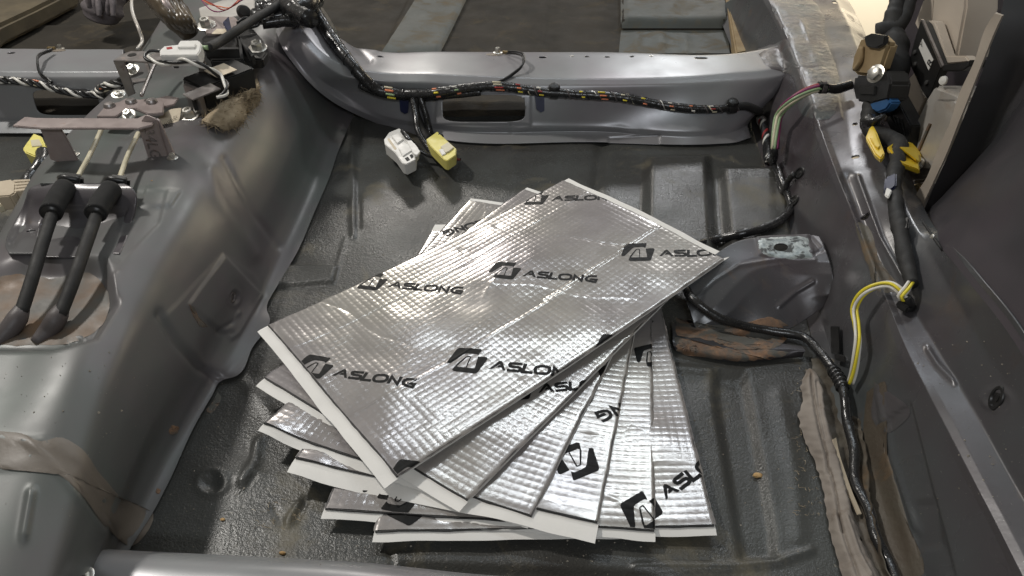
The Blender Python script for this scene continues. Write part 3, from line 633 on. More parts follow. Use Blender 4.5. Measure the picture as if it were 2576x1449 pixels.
polys += [np.array(l1([(805, 450), (965, 350), (1005, 345), (1022, 360), (1076, 480), (1028, 474), (980, 385), (855, 450)])), np.array(l1([(920, 430), (965, 403), (989, 405), (1004, 434)]))]
polys += strk(l1([(1350, 395), (1260, 389), (1185, 383), (1150, 388), (1140, 402), (1150, 418), (1185, 428), (1270, 437), (1310, 448), (1320, 464), (1305, 484), (1270, 489), (1200, 482), (1098, 473)]), SWT)
polys += strk(l1([(1403, 392), (1352, 502), (1516, 517)]), SWT)
oc = [(1675+118*math.copysign(abs(math.cos(a))**.72, math.cos(a))+12*math.sin(a), 482-50*math.copysign(abs(math.sin(a))**.72, math.sin(a))+8*math.cos(a)) for a in np.linspace(0, 2*math.pi, 28, endpoint=False)]
polys += strk(l1(oc), SWT, True)
polys += strk(l1([(1835, 562), (1868, 455), (1998, 570), (2035, 456)]), SWT)
polys += strk(l1([(2312, 496), (2220, 486), (2150, 487), (2105, 505), (2092, 535), (2105, 562), (2150, 582), (2220, 596), (2275, 608), (2300, 560), (2165, 545)]), SWT)
KEY = dict(tip=loc(119, 345), Af=loc(805, 450), Lf=loc(1335, 510), Nf=loc(1815, 560), Ge=loc(2295, 630), ur=loc(685, 190), lr=loc(785, 300), lb=loc(605, 512), lt=loc(300, 128))
r1v = lp2(0, 0)*0
SHEETS = [  # paper corners near-left, near-right, far-right, far-left (px, z)
 dict(c=[(643, 828, .036), (967, 1221, .034), (1838, 640, .052), (1430, 445, .040)], v0=.030, v1=.975, lab='topmost foil mat of the fan, showing the most printed logos'),
 dict(c=[(640, 965, .027), (1155, 1280, .025), (1803, 628, .034), (1325, 468, .033)], v0=.026, v1=.98, lab='second foil mat from the top of the fan, a clear strip along its edge'),
 dict(c=[(650, 1092, .023), (1328, 1322, .020), (1700, 573, .022), (1185, 494, .024)], v0=.022, v1=.975, lab='third foil mat down, its blunt left corner bent over white backing'),
 dict(c=[(722, 1190, .019), (1497, 1364, .016), (1650, 562, .015), (1094, 561, .016)], v0=.040, v1=.955, lab='fourth foil mat down with an upside-down logo and a curled wide white edge'),
 dict(c=[(805, 1298, .014), (1650, 1355, .013), (1636, 562, .010), (1122, 562, .011)], v0=.018, v1=.98, lab='fifth foil mat down, between the curled mat and the bottom mat'),
 dict(c=[(935, 1357, .011), (1806, 1340, .012), (1610, 562, .006), (1140, 562, .006)], v0=.018, v1=.985, lab='bottom foil mat of the fan, reaching furthest right at its near corner'),
]
def prow(t): return t
def make_sheet(i, S):
    A, B, C_, D = [np.array(P(*c)) for c in S['c']]
    sd = i*3+1
    def base(u, v, k=1.):
        p = (A*(1-u)[..., None]+B*u[..., None])*(1-v)[..., None]+(D*(1-u)[..., None]+C_*u[..., None])*v[..., None]
        z = .0028*vnoise(u*W_, v*L_, 16, sd)+.0005*vnoise(u*W_, v*L_, 50, sd+1)
        edge = sst(np.minimum(np.minimum(u, 1-u)/.1, 1))
        z = z*(.35+.65*edge)
        if i == 0: z = z-.006*np.sin(np.pi*v)*(1-.3*u)+.003*np.sin(np.pi*u)*v
        if i in (2, 3): z = z+.006*np.exp(-((u)/.10)**2-((v)/.06)**2)*(1.3 if i == 2 else .8)
        if i == 3: z = z+.004*np.exp(-((u-.75)/.3)**2-((v)/.05)**2)-.002*np.exp(-((u-.35)/.2)**2-(v/.1)**2)
        q = p.copy(); q[..., 2] += z
        return q
    v0, v1 = S['v0'], S['v1']
    def pil(u, v):
        a = (u*W_-.004)/CELL; b_ = ((v-v0)*L_-.003)/CELL
        ia, ib = np.floor(a), np.floor(b_)
        h = ((ia*127+ib*311+i*77).astype(int)*2654435761 & 0xffffffff)/4294967295.
        h2 = ((ia*53+ib*97+i*7).astype(int)*2246822519 & 0xffffffff)/4294967295.
        fa, fb = a-ia, b_-ib
        ga = np.minimum(fa, 1-fa); gb = np.minimum(fb, 1-fb)
        pr = sst(ga/.17)*sst(gb/.17)
        z = (.00008+.00004*h)*pr+.00016*(.5-(fa-.5)**2-(fb-.5)**2)*pr+.00005*((fa-.5)*(h-.5)+(fb-.5)*(h2-.5))*pr
        m = (u*W_ > .004) & (u*W_ < W_-.004) & (v > v0+.006) & (v < v1-.006)
        flat = sst(.5+4*(vnoise(u*W_, v*L_, 16, sd+5)+.36))      # places where the embossing is pressed flat
        fl = 1.
        if i == 5: fl = sst((.83-v)/.05)
        if i == 3: fl = sst((v-.03)/.1)*.75+.25
        z = np.where(m, z*(.35+.65*flat)*fl, 0)
        cr_ = np.random.default_rng(900+i)
        for _ in range(5):
            a0, b0, an = cr_.random()*W_, cr_.random()*L_, cr_.random()*3.14; ln_ = .03+.06*cr_.random(); am = (.00028 if cr_.random() > .5 else -.00028)
            X = (u*W_-a0)*np.cos(an)+(v*L_-b0)*np.sin(an); Y = -(u*W_-a0)*np.sin(an)+(v*L_-b0)*np.cos(an)+.004*np.sin(X*60)
            z = z+am*np.exp(-(Y/.0022)**2)*np.exp(-(X/ln_)**4)
        for _ in range(4):
            a0, b0 = cr_.random()*W_, cr_.random()*L_; z = z-.0004*np.exp(-(((u*W_-a0)/.006)**2+((v*L_-b0)/.004)**2))
        if i == 0:
            for uu, va, vb in ((.66, .0, 1), (.645, .56, .98), (.20, 0, 1)):
                z = z+.0006*np.exp(-((u-uu-.012*np.sin(v*5))*W_/.0006)**2)*((v > va) & (v < vb))
        return z
    t = thing('sound_deadening_mat', S['lab'], 'foil mat', (A+B+C_+D)/4, 'foil sound deadening mats fanned out in a stack')
    # release paper
    n, m_ = 60, 90
    U, Vv = np.meshgrid(np.linspace(0, 1, n), np.linspace(0, 1, m_))
    jit = .0014*vnoise(U*W_, Vv*L_, 40, sd+9)
    Uj = U+np.where(U < .01, 1, 0)*0; G = base(U, Vv+np.where(Vv == 0, jit*1.6/L_, 0)+np.where(Vv == 1, jit*1.6/L_, 0))
    G[..., 2] -= .0026
    dv = np.clip((v0-Vv)/v0, 0, 1); G[..., 2] -= .0015*dv*dv
    me = npmesh('release_paper', G.reshape(-1, 3), gridfaces(m_, n)); o = link('release_paper', me, M['paper'], t)
    md = o.modifiers.new('s', 'SOLIDIFY'); md.thickness = .0003; md.offset = -1; o.modifiers.new('e', 'EDGE_SPLIT').split_angle = R(35)
    # butyl
    U, Vv = np.meshgrid(np.linspace(.004, .996, n), np.linspace(v0-.002, v1+.002, m_))
    jj = .0006*vnoise(U*W_, Vv*L_, 110, sd+3)
    G = base(U+np.where((U < .01), jj/W_, 0)+np.where(U > .99, jj/W_, 0), Vv+np.where((Vv < v0) | (Vv > v1), jj*1.5/L_, 0)); G[..., 2] -= .00045
    me = npmesh('butyl_layer', G.reshape(-1, 3), gridfaces(m_, n)); o = link('butyl_layer', me, M['butyl'], t)
    md = o.modifiers.new('s', 'SOLIDIFY'); md.thickness = .0019; md.offset = -1; o.modifiers.new('e', 'EDGE_SPLIT').split_angle = R(35)
    # foil
    n = int(W_/CELL*6); m_ = int((v1-v0)*L_/CELL*6)
    uu = np.linspace(.0, 1., n); vv = np.linspace(v0, v1, m_); U, Vv = np.meshgrid(uu, vv)
    Zp = pil(U, Vv); eu = np.minimum(U, 1-U)*W_; roll = -.0011*(1-sst(eu/.0025))
    jj = .0016*vnoise(Vv*L_, Vv*0, 75, sd+4)+.0007*vnoise(Vv*L_, Vv*0, 260, sd+6)
    Uw = U+np.where(eu < .003, jj/W_*np.where(U < .5, 1, -1), 0)
    G = base(Uw, Vv); G[..., 2] += Zp+roll
    me = npmesh('foil_face', G.reshape(-1, 3), gridfaces(m_, n)); link('foil_face', me, M['foil'], t)
    # prints
    AB = np.array([A, B, C_, D])[:, :2]
    def inv(q):
        q = np.asarray(q); u = np.full(len(q), .5); v = np.full(len(q), .5)
        for _ in range(8):
            p = (AB[0]*(1-u)[:, None]+AB[1]*u[:, None])*(1-v)[:, None]+(AB[3]*(1-u)[:, None]+AB[2]*u[:, None])*v[:, None]
            du = (AB[1]-AB[0])*(1-v)[:, None]+(AB[2]-AB[3])*v[:, None]; dv_ = (AB[3]-AB[0])*(1-u)[:, None]+(AB[2]-AB[1])*u[:, None]
            r_ = q-p; det = du[:, 0]*dv_[:, 1]-du[:, 1]*dv_[:, 0]
            u = u+(r_[:, 0]*dv_[:, 1]-r_[:, 1]*dv_[:, 0])/det; v = v+(du[:, 0]*r_[:, 1]-du[:, 1]*r_[:, 0])/det
        return u, v
    zm = np.mean([c[2] for c in S['c']])-(.002 if i == 0 else 0)
    for (k1, p1), (k2, p2), dxy, fixs in S['prints']:
        w1, w2 = np.array(P(*p1, zm)[:2]), np.array(P(*p2, zm)[:2])
        a_, b_ = KEY[k1], KEY[k2]; e1, e2 = b_-a_, w2-w1
        an = math.atan2(e2[1], e2[0])-math.atan2(e1[1], e1[0]); sc_ = fixs or np.linalg.norm(e2)/np.linalg.norm(e1)
        Rz = np.array([[math.cos(an), -math.sin(an)], [math.sin(an), math.cos(an)]])*sc_
        bm = bmesh.new(); any_ = False
        for q in polys:
            wq = (q-a_)@Rz.T+w1+np.array(dxy); u, v = inv(wq)
            pp = np.stack([u*W_, v*L_], 1)
            if (pp[:, 0].max() < 0) or (pp[:, 0].min() > W_) or (pp[:, 1].max() < v0*L_) or (pp[:, 1].min() > v1*L_): continue
            vs = [bm.verts.new((x, y, 0)) for x, y in pp]
            f = bm.faces.new(vs); 
            if len(vs) > 4: bmesh.ops.triangulate(bm, faces=[f])
        if not bm.faces: bm.free(); continue
        for co_, no in (((.0006, 0, 0), (-1, 0, 0)), ((W_-.0006, 0, 0), (1, 0, 0)), ((0, v0*L_+.0005, 0), (0, -1, 0)), ((0, v1*L_-.0005, 0), (0, 1, 0))):
            bmesh.ops.bisect_plane(bm, geom=bm.verts[:]+bm.edges[:]+bm.faces[:], plane_co=co_, plane_no=no, clear_outer=True)
        if not bm.faces: bm.free(); continue
        xs = [v.co.x for v in bm.verts]; ys_ = [v.co.y for v in bm.verts]; st = .0014
        for x in np.arange(min(xs)+st, max(xs), st): bmesh.ops.bisect_plane(bm, geom=bm.verts[:]+bm.edges[:]+bm.faces[:], plane_co=(x, 0, 0), plane_no=(1, 0, 0))
        for y in np.arange(min(ys_)+st, max(ys_), st): bmesh.ops.bisect_plane(bm, geom=bm.verts[:]+bm.edges[:]+bm.faces[:], plane_co=(0, y, 0), plane_no=(0, 1, 0))
        bm.verts.ensure_lookup_table()
        u = np.array([v.co.x for v in bm.verts])/W_; v = np.array([v_.co.y for v_ in bm.verts])/L_
        G = base(u, v); eu = np.minimum(u, 1-u)*W_; G[:, 2] += pil(u, v)-.0011*(1-sst(eu/.0025))+.00030
        for vt, g in zip(bm.verts, G): vt.co = g
        me = bpy.data.meshes.new('printed_logo'); bm.normal_update(); bm.to_mesh(me); bm.free()
        if len(me.polygons) and me.polygons[0].normal.z < 0: me.flip_normals()
        link('printed_logo', me, M['ink'], t)
    return t
# print positions. top mat: lattice from three measured prints
zt = .0385
wA, wB_, wC = np.array(P(1229, 681, zt)[:2]), np.array(P(1562, 654, zt)[:2]), np.array(P(1124, 904, zt)[:2])
S0 = SHEETS[0]; S0['prints'] = [
 (('tip', (1229, 681)), ('Ge', (1499, 717)), (0, 0), None), (('tip', (1562, 654)), ('Nf', (1790, 664)), (0, 0), None),
 (('Af', (973, 713)), ('Ge', (1159, 736)), (0, 0), None), (('Af', (1386, 507)), ('Nf', (1502, 514)), (0, 0), None),
 (('tip', (742, 920)), ('Ge', (1038, 973)), (0, 0), None), (('tip', (1124, 904)), ('Nf', (1386, 942)), (0, 0), None),
 (('tip', (1498, 876)), ('lt', (1518, 841)), (0, 0), 1.), (('tip', (972, 1195)), ('lt', (1000, 1155)), (0, 0), 1.)]
SHEETS[1]['prints'] = [(('Af', (1355, 984)), ('Lf', (1433, 979)), (0, 0), None)]
SHEETS[2]['prints'] = [(('Ge', (1111, 584)), ('Lf', (1211, 554)), (0, 0), None), (('tip', (1516, 962)), ('lt', (1502, 920)), (0, 0), 1.)]
SHEETS[3]['prints'] = [(('lt', (1510, 1186)), ('ur', (1441, 1208)), (0, 0), None), (('Ge', (1494, 1037)), ('Nf', (1560, 1012)), (0, 0), None)]
SHEETS[4]['prints'] = [(('lt', (1556, 1268)), ('ur', (1618, 1238)), (0, 0), None), (('tip', (1060, 1250)), ('lt', (1010, 1315)), (0, 0), 1.), (('lt', (1594, 872)), ('tip', (1602, 905)), (0, 0), 1.)]
SHEETS[5]['prints'] = [(('lb', (1668, 1295)), ('Lf', (1743, 1216)), (0, 0), None), (('tip', (1080, 1290)), ('lt', (1010, 1345)), (0, 0), 1.), (('lt', (1616, 835)), ('tip', (1640, 812)), (0, 0), 1.)]
mats = [make_sheet(i, S) for i, S in enumerate(SHEETS)]

# ================================================================== WIRING ON THE CROSSMEMBER
def surfpath(pts, lift, raise_=None):
    out = []
    for k, p in enumerate(pts):
        l = lift if np.ndim(lift) == 0 else lift[k]
        if len(p) > 2: out.append(np.array(P(*p)))
        else: out.append(onp(p[0], p[1], l))
    return np.array(out)
def smoothpath(p, it=2):
    p = np.array(p)
    for _ in range(it): p[1:-1] = (p[:-2]+2*p[1:-1]+p[2:])/4
    return p
HP = [(772, -10), (790, 48), (822, 100), (860, 150), (905, 195), (950, 218), (1000, 228), (1060, 232), (1120, 230), (1180, 222), (1240, 217), (1300, 222), (1350, 230), (1400, 233), (1480, 237), (1550, 241), (1620, 254), (1680, 268), (1740, 276), (1800, 277), (1850, 270)]
hp = smoothpath(crom(surfpath(HP, .0085), 90), 3)
har = thing('wiring_harness', 'long black taped harness lying across the pale crossmember with coloured wires showing', 'wiring harness', hp[40])
tube('tape_sleeve', hp, [.0105, .0105, .0105, .0100, .0095, .0090, .0075, .0068, .0068, .0066, .0062, .0055], M['tape'], har, 16, .0015, lump=.22, seed=3, wrap=.011)
tube('tape_sleeve', smoothpath(crom(surfpath([(905, 204), (950, 226), (1010, 238), (1070, 242), (1150, 240), (1210, 232)], .006), 30), 2), .006, M['tape'], har, 12, .002, lump=.2, seed=5)
def coil(path, rads, pitch, r, mat, parent, name='tape_edge', k0=0., k1=1., ph=0.):
    n = len(path)*8; pth = crom(path, n); T, N, B = frames(pth); ss = np.r_[0, np.cumsum(np.linalg.norm(np.diff(pth, axis=0), axis=1))]
    rr = np.interp(np.linspace(0, 1, n), np.linspace(0, 1, len(rads)), rads); a = 2*np.pi*ss/pitch+ph+.5*np.sin(ss*90)
    pp = pth+rr[:, None]*(np.cos(a)[:, None]*N+np.sin(a)[:, None]*B); i0, i1 = int(k0*n), int(k1*n)
    link(name, tubemesh(name, pp[i0:i1], r, 6), mat, parent)
HR = [.0105, .0105, .0105, .0100, .0095, .0090, .0075, .0068, .0068, .0066, .0062, .0055]
coil(hp, HR, .019, .0009, M['tape'], har)
coil(hp, np.array(HR)*.94, .024, .0012, M['greyrub'], har, 'wire', .62, 1., 1.)
for k_, (ka, kb) in enumerate(((.655, .675), (.745, .765), (.80, .83), (.865, .90), (.92, .955), (.965, .985))): coil(hp, np.array(HR)*.92, .022+.003*k_, .0011, M['wwire' if k_ % 2 else 'cream'], har, 'wire', ka, kb, 2.2+k_)
fr_T, fr_N, fr_B = frames(hp); hs_ = np.r_[0, np.cumsum(np.linalg.norm(np.diff(hp, axis=0), axis=1))]
def wires_showing(path, px, cols, r, width=.0022, tilt=.9, name='bare_wires', parent=None, off=1.02):
    q = Qn(path); i = int(np.argmin(np.abs(q[:, 0]-px[0])+.5*np.abs(q[:, 1]-px[1]))); i = min(max(i, 2), len(path)-3)
    c = path[i]; T = path[i+1]-path[i-1]; T /= np.linalg.norm(T); V = CAMP-c; V -= T*(V@T); V /= np.linalg.norm(V); S_ = np.cross(T, V)
    grp = bpy.data.objects.new(name, None); COL.objects.link(grp); grp.parent = parent; grp.location = Vector(c)-parent.location
    for k, cm in enumerate(cols):
        pts = []
        a0 = -1.2+2.4*k/len(cols); a1 = -1.2+2.4*(k+.9)/len(cols)
        # a short coloured strand segment lying in the gap of the spiral tape
        for t in np.linspace(-.5, .5, 5):
            a = (a0+a1)/2; pts.append(c+T*(t*width*3.2+a*tilt*.004)+r*off*(math.cos(a)*V+math.sin(a)*S_))
        link('wire', tubemesh('wire', crom(pts, 5), r*.19, 6), M[cm], grp)
for px, cols, ww in (((985, 228), ('cream', 'orangewire', 'greenwire', 'ywire'), .0042), ((1093, 235), ('orangewire', 'ywire', 'orangewire'), .0022), ((1145, 233), ('wwire', 'greenwire', 'orangewire'), .002),
                 ((1246, 217), ('cream', 'cream', 'redwire', 'orangewire'), .0042), ((1310, 228), ('redwire', 'orangewire', 'ywire'), .0022), ((1362, 233), ('wwire', 'redwire', 'ywire'), .0022), ((1465, 236), ('ywire', 'ywire'), .0016),
                 ((1520, 238), ('ywire', 'orangewire', 'orangewire'), .0034), ((1575, 246), ('cream', 'ywire'), .002), ((1628, 256), ('ywire', 'orangewire'), .002), ((1685, 268), ('wwire', 'orangewire', 'cream'), .002), ((1740, 276), ('orangewire', 'wwire'), .0016), ((1790, 277), ('wwire', 'redwire', 'cream'), .0022)):
    i = int(np.argmin(np.abs(Qn(hp)[:, 0]-px[0]))); rr_ = np.interp(i/len(hp), np.linspace(0, 1, 12), [.0105, .0105, .0105, .0100, .0095, .0090, .0075, .0068, .0068, .0066, .0062, .0055])
    wires_showing(hp, px, cols, rr_, ww, parent=har)
def at_px(path, px, k=0): i = int(np.argmin(np.abs(Qn(path)[:, k]-px))); return path[min(max(i, 1), len(path)-2)], i
for px in (1398, 1842):
    c, i = at_px(hp, px); T = hp[min(i+1, 89)]-hp[i-1]; T /= np.linalg.norm(T)
    cl = lathe('clip', c-T*.006, T, [(.0055, 0), (.0088, 0), (.0088, .012), (.0055, .012)], M['blackp'], har, 20)
    lathe('clip_head', c+np.array([0, 0, .008]), np.array([0, -.3, 1.]), [(.009, 0), (.009, .002), (.007, .005), (.003, .006)], M['blackp'], har, 16)
for px, py in ((1018, 262), (1357, 258)):
    prism('navy_tag', [(px-12, py-22), (px+13, py-22), (px+12, py+18), (px+3, py+22), (px-8, py+14)], M['navy'], har, vec=(0, -.002, -.001), lift=.004, bevel=.0005)
# continuation round the corner and down the sill foot
hp2 = smoothpath(crom(surfpath([(1845, 270), (1870, 266), (1895, 274), (1915, 290), (1928, 312), (1936, 345), (1936, 385), (1940, 415)], .007), 50), 2)
h2 = thing('wiring_harness', 'short harness bending down beside the sill at the crossmember end, with a silver clamp', 'wiring harness', hp2[20])
tube('sleeve', hp2[:26], .0062, M['blackm'], h2, 12, .0015, wrap=.004); bundle(hp2[22:], [M[k] for k in ('blackp', 'wwire', 'blackp', 'redwire', 'blackp', 'blackp')], h2, .0034, .05, .0028)
tube('tape_sleeve', hp2[40:], .0066, M['tape'], h2, 12, .0015, lump=.2)
c, i = at_px(hp2, 305, 1); T = hp2[i+1]-hp2[i-1]; T /= np.linalg.norm(T); lathe('clamp', c-T*.005, T, [(.0065, 0), (.0082, 0), (.0082, .008), (.0065, .008)], M['steel'], h2, 20)
obox('clamp_lug', c+np.array([.012, -.002, 0]), (.012, .004, .012), M['blackp'], h2)
hp3 = smoothpath(crom(surfpath([(1938, 400), (1950, 430), (1968, 475), (1980, 520), (1968, 556), (1930, 580), (1860, 598), (1800, 606), (1745, 622)], .006), 80), 2)
h3 = thing('cable', 'black taped cable running down the sill foot and behind the seat mount', 'cable', hp3[40])
tube('tape_sleeve', hp3, .0055, M['tape'], h3, 12, .0015, lump=.2, seed=8, wrap=.012)
tube('branch', surfpath([(1950, 432), (1985, 480), (1992, 460), (2008, 440)], .006), .004, M['tape'], h3, 10)
# multi coloured wires to the right
mp = surfpath([(1940, 424), (1965, 410), (1984, 385), (1992, 345), (2003, 310), (2030, 274), (2062, 254), (2095, 248), (2140, 240)], [.008, .012, .02, .026, .028, .026, .02, .014, .016])
mw = thing('wire_bundle', 'loose bundle of purple, green, cream and red wires looping over the sill edge', 'wires', mp[4])
mpc = crom(mp, 120); bundle(mpc[22:98], [M[k] for k in ('purplewire', 'greenwire', 'cream', 'greenwire', 'purplewire', 'blackp', 'redwire')], mw, .0042, .35, .0021)
tube('tape_sleeve', mpc[:26], .0055, M['tape'], mw, 12, .0015, lump=.2); tube('tape_sleeve', mpc[96:], .0065, M['tape'], mw, 12, .0015, lump=.2)
c = mpc[93]; T = mpc[96]-mpc[90]; T /= np.linalg.norm(T); obox('clip', c, (.013, .013, .014), M['blackp'], mw, bevel=.001); lathe('band', c-T*.003, T, [(.006, 0), (.0085, 0), (.0085, .006), (.006, .006)], M['greyrub'], mw)
# branch to the two connectors
brn = thing('connector_branch', 'black taped branch hanging off the harness down to white and yellow plugs', 'cable', onp(1075, 290, .01))
for k, pth in enumerate(([(1050, 236), (1056, 280), (1075, 330), (1100, 368, .022), (1130, 392, .018)], [(1062, 238), (1078, 285), (1090, 320), (1108, 345, .03)], [(1044, 240), (1046, 290, .05), (1052, 330, .035), (1078, 372, .02), (1100, 400, .012)], [(1012, 330, .04), (1030, 352, .036), (1060, 380, .02), (1112, 402, .01)])):
    tube('tape_sleeve', surfpath(pth, .012), (.0058, .0052, .005, .0036)[k], M['tape' if k else 'blackm'], brn, 12, .002, lump=.25, seed=k+20)
cw = thing('connector', 'white plastic plug hanging from the harness above the floor', 'plug', P(1010, 370, .02))
prism('housing', [(978, 333), (1004, 322), (1024, 336), (1052, 372), (1046, 380), (1044, 402), (1022, 413), (1012, 410), (994, 384), (968, 362), (966, 350)], M['white'], cw, z=.034, vec=(0, .004, -.020), bevel=.001)
prism('latch', [(1020, 350), (1030, 346), (1057, 380), (1050, 390), (1040, 386)], M['white'], cw, z=.037, vec=(0, .001, -.005), bevel=.0007)
prism('rib', [(985, 342), (1000, 334), (1014, 350), (1000, 360)], M['white'], cw, z=.0365, vec=(0, 0, -.004), bevel=.0006)
prism('rib', [(1002, 372), (1026, 360), (1036, 378), (1014, 392)], M['white'], cw, z=.036, vec=(0, 0, -.003), bevel=.0006)
for a_ in ([(1018, 398), (1026, 394), (1032, 402), (1024, 406)], [(1030, 390), (1037, 387), (1041, 395), (1035, 399)]): prism('pin_cavity', a_, M['blackm'], cw, z=.0342, vec=(0, 0, -.001), bevel=0)
for a_ in ([(974, 350), (979, 347), (998, 374), (993, 377)],): prism('side_groove', a_, M['labelcard'], cw, z=.0343, vec=(0, 0, -.001), bevel=0)
cy = thing('connector', 'yellow plastic plug beside the white one under the harness', 'plug', P(1115, 370, .02))
prism('housing', [(1072, 350), (1100, 330), (1106, 336), (1148, 374), (1146, 390), (1126, 404), (1118, 402), (1084, 368)], M['yellow'], cy, z=.034, vec=(0, .003, -.018), bevel=.001)
prism('latch', [(1108, 368), (1128, 356), (1142, 370), (1130, 380), (1120, 384)], M['cream'], cy, z=.0365, vec=(0, 0, -.003), bevel=.0007)
prism('clear_clip', [(1104, 376), (1114, 372), (1122, 386), (1112, 390)], M['white'], cy, z=.036, vec=(0, 0, -.003), bevel=.0007)
tube('wire', [P(1140, 395, .022), P(1150, 400, .015), P(1156, 402, .006)], .0016, M['redwire'], cy); tube('wire', [P(1136, 398, .022), P(1146, 402, .014), P(1158, 400, .005)], .0016, M['blackp'], cy)
# ground straps
def ground(px, py, loop, lab, side):
    p, n = on(px, py); t = thing('ground_terminal', lab, 'earth terminal', p)
    ellipse_disc(px-8, py+4, .014, .0065, M['brownpaint'], 'bare_patch', t, .0006)
    for k, dx in ((0, 20), (1, 24)):
        c = onp(px+side*dx, py+2, .0025); obox('crimp', c, (.011, .0045, .004), M['brass'], t, (0, 0, .25*side*(1 if k else -1)), .0008)
    hexbolt(px, py, .0046, None, t, h=.009)
    for k in (0, 1):
        pts = surfpath(loop, .004); pts = pts+np.array([.0016*k, 0, .0035*k]); tube('lead', pts, .0017, M['blackp'], t, 8, .002)
ground(1252, 133, [(1276, 134, .094), (1300, 136, .1), (1316, 148, .105), (1312, 168, .1), (1290, 188, .093), (1262, 206, .085), (1230, 216, .085)], 'bolted gold earth terminal with two thin black leads on the top of the long crossmember', 1)
ground(152, 123, [(130, 128, .096), (104, 138, .10), (94, 158, .10), (100, 185, .088), (122, 205, .078), (130, 212, .075)], 'bolted gold earth terminal on the crossmember left of the tunnel', -1)
# harness on the far left crossmember
lh = surfpath([(-40, 200), (10, 200), (60, 203), (110, 210), (150, 222), (200, 233), (250, 236), (290, 226), (330, 215)], .0075)
t = thing('wiring_harness', 'black and white wiring harness across the crossmember left of the tunnel', 'wiring harness', lh[3]); lhp = smoothpath(crom(lh, 60), 2)
tube('tape_sleeve', lhp, .006, M['tape'], t, 14, .0015, lump=.25, seed=6, wrap=.012)
bundle(lhp+np.array([0, -.004, .002]), [M[k] for k in ('blackp', 'wwire', 'blackp')], t, .004, .04, .0022)
for px, cols in ((14, ('wwire', 'wwire')), (60, ('wwire', 'cream')), (98, ('orangewire', 'cream')), (150, ('wwire',)), (268, ('wwire', 'orangewire', 'cream'))): wires_showing(lhp, (px, 205), cols, .0066, .004, parent=t)

# ================================================================== TUNNEL TOP HARDWARE
ZT = .133
# parking-brake cables
def brake_cable(rod, boot, sleeve, tb, end, lab):
    t = thing('brake_cable', lab, 'brake cable', P(*boot))
    tube('rod', [P(*a) for a in rod], .0026, M['cream'], t, 10)
    b_ = np.array(P(*boot)); obox('boot', b_, (.020, .010, .012), M['blackp'], t, (0, .3, .3), .003); tube('boot_lip', [b_+[-.012, 0, .002], b_+[-.004, -.006, .006], b_+[.010, -.004, .002]], .0035, M['blackp'], t)
    s = [np.array(P(*a)) for a in sleeve]; tube('foam_sleeve', s, .0102, M['foam'], t, 20, .003); 
    d = s[-1]-s[0]; d /= np.linalg.norm(d); tube('foam_core', [s[-1]-d*.001, s[-1]+d*.0005], .0085, M['blackp'], t, 16, n=4)
    tube('outer_cable', [P(*a) for a in tb], .0056, M['blackm'], t, 16, .004)
    tube('end_fitting', [P(*a) for a in end], [.006, .0084, .0084, .007, .0045], M['greyrub'], t, 16, .003)
    return t
brake_cable([(262, 310, .163), (228, 385, .160), (193, 450, .160)], (183, 452, .162), [(164, 472, .166), (142, 506, .166), (128, 536, .165)], [(138, 520, .165), (105, 620, .157), (75, 720, .146), (52, 790, .136)], [(56, 775, .137), (44, 800, .134), (22, 830, .128), (-14, 868, .122)], 'left black brake cable in a foam sleeve running down the tunnel')
brake_cable([(348, 335, .163), (322, 390, .160), (300, 450, .160)], (300, 456, .162), [(280, 476, .166), (256, 508, .166), (240, 538, .165)], [(250, 522, .165), (215, 620, .157), (180, 720, .146), (150, 795, .136)], [(156, 775, .137), (142, 802, .134), (122, 830, .126), (88, 862, .122)], 'right black brake cable in a foam sleeve running down the tunnel')
# guide plate under the cables
gp = thing('cable_guide_plate', 'grey pressed plate on the tunnel holding both brake cables, with a hole near each side', 'cable bracket', P(180, 600, ZT))
def gz(py): return .1415+.024*(1-sst((py-455)/110.))
rows = []
edges = [(462, 100, 140, 240, 312), (475, 74, 175, 250, 334), (495, 64, 175, 250, 343), (520, 56, 175, 250, 341), (560, 36, 170, 245, 330), (600, 16, 165, 240, 318), (622, 14, 165, 240, 308), (638, 22, 160, 238, 300)]
rails_g = []
for py, xl, xm1, xm2, xr in edges:
    rails_g.append([P(x, py+(6 if 150 < x < 200 and py < 470 else 0), gz(py)-.0035*(i in (0, 4))*(py < 600)) for i, x in enumerate((xl, xm1, xm2, xr))])
grel = [('poly', [(105, 560), (130, 520), (320, 525), (262, 655), (90, 655)], -.004, 12), ('line', [(70, 500), (60, 560), (30, 610)], -.002, 10)]
g = panel('plate', rails_g, M['paint'], gp, 90, 70, grel, noise=.0004)
gh = [holecut(78, 581, .0045, .0028), holecut(304, 583, .0045, .0028)]
bpy.data.objects.remove(g); BVH.pop()
panel('plate', rails_g, M['paint_mid'], gp, 90, 70, grel, noise=.0004, thick=.0018, holes=gh)
lipf = [[P(x, 461+dy, gz(461)) + np.array([0, 0, -dz]) for x in (100, 140, 240, 312)] for dy, dz in ((0, 0), (-2, .012), (-3, .024))]
panel('upright_flange', lipf, M['paint'], gp, 40, 10, noise=0, reg=False)
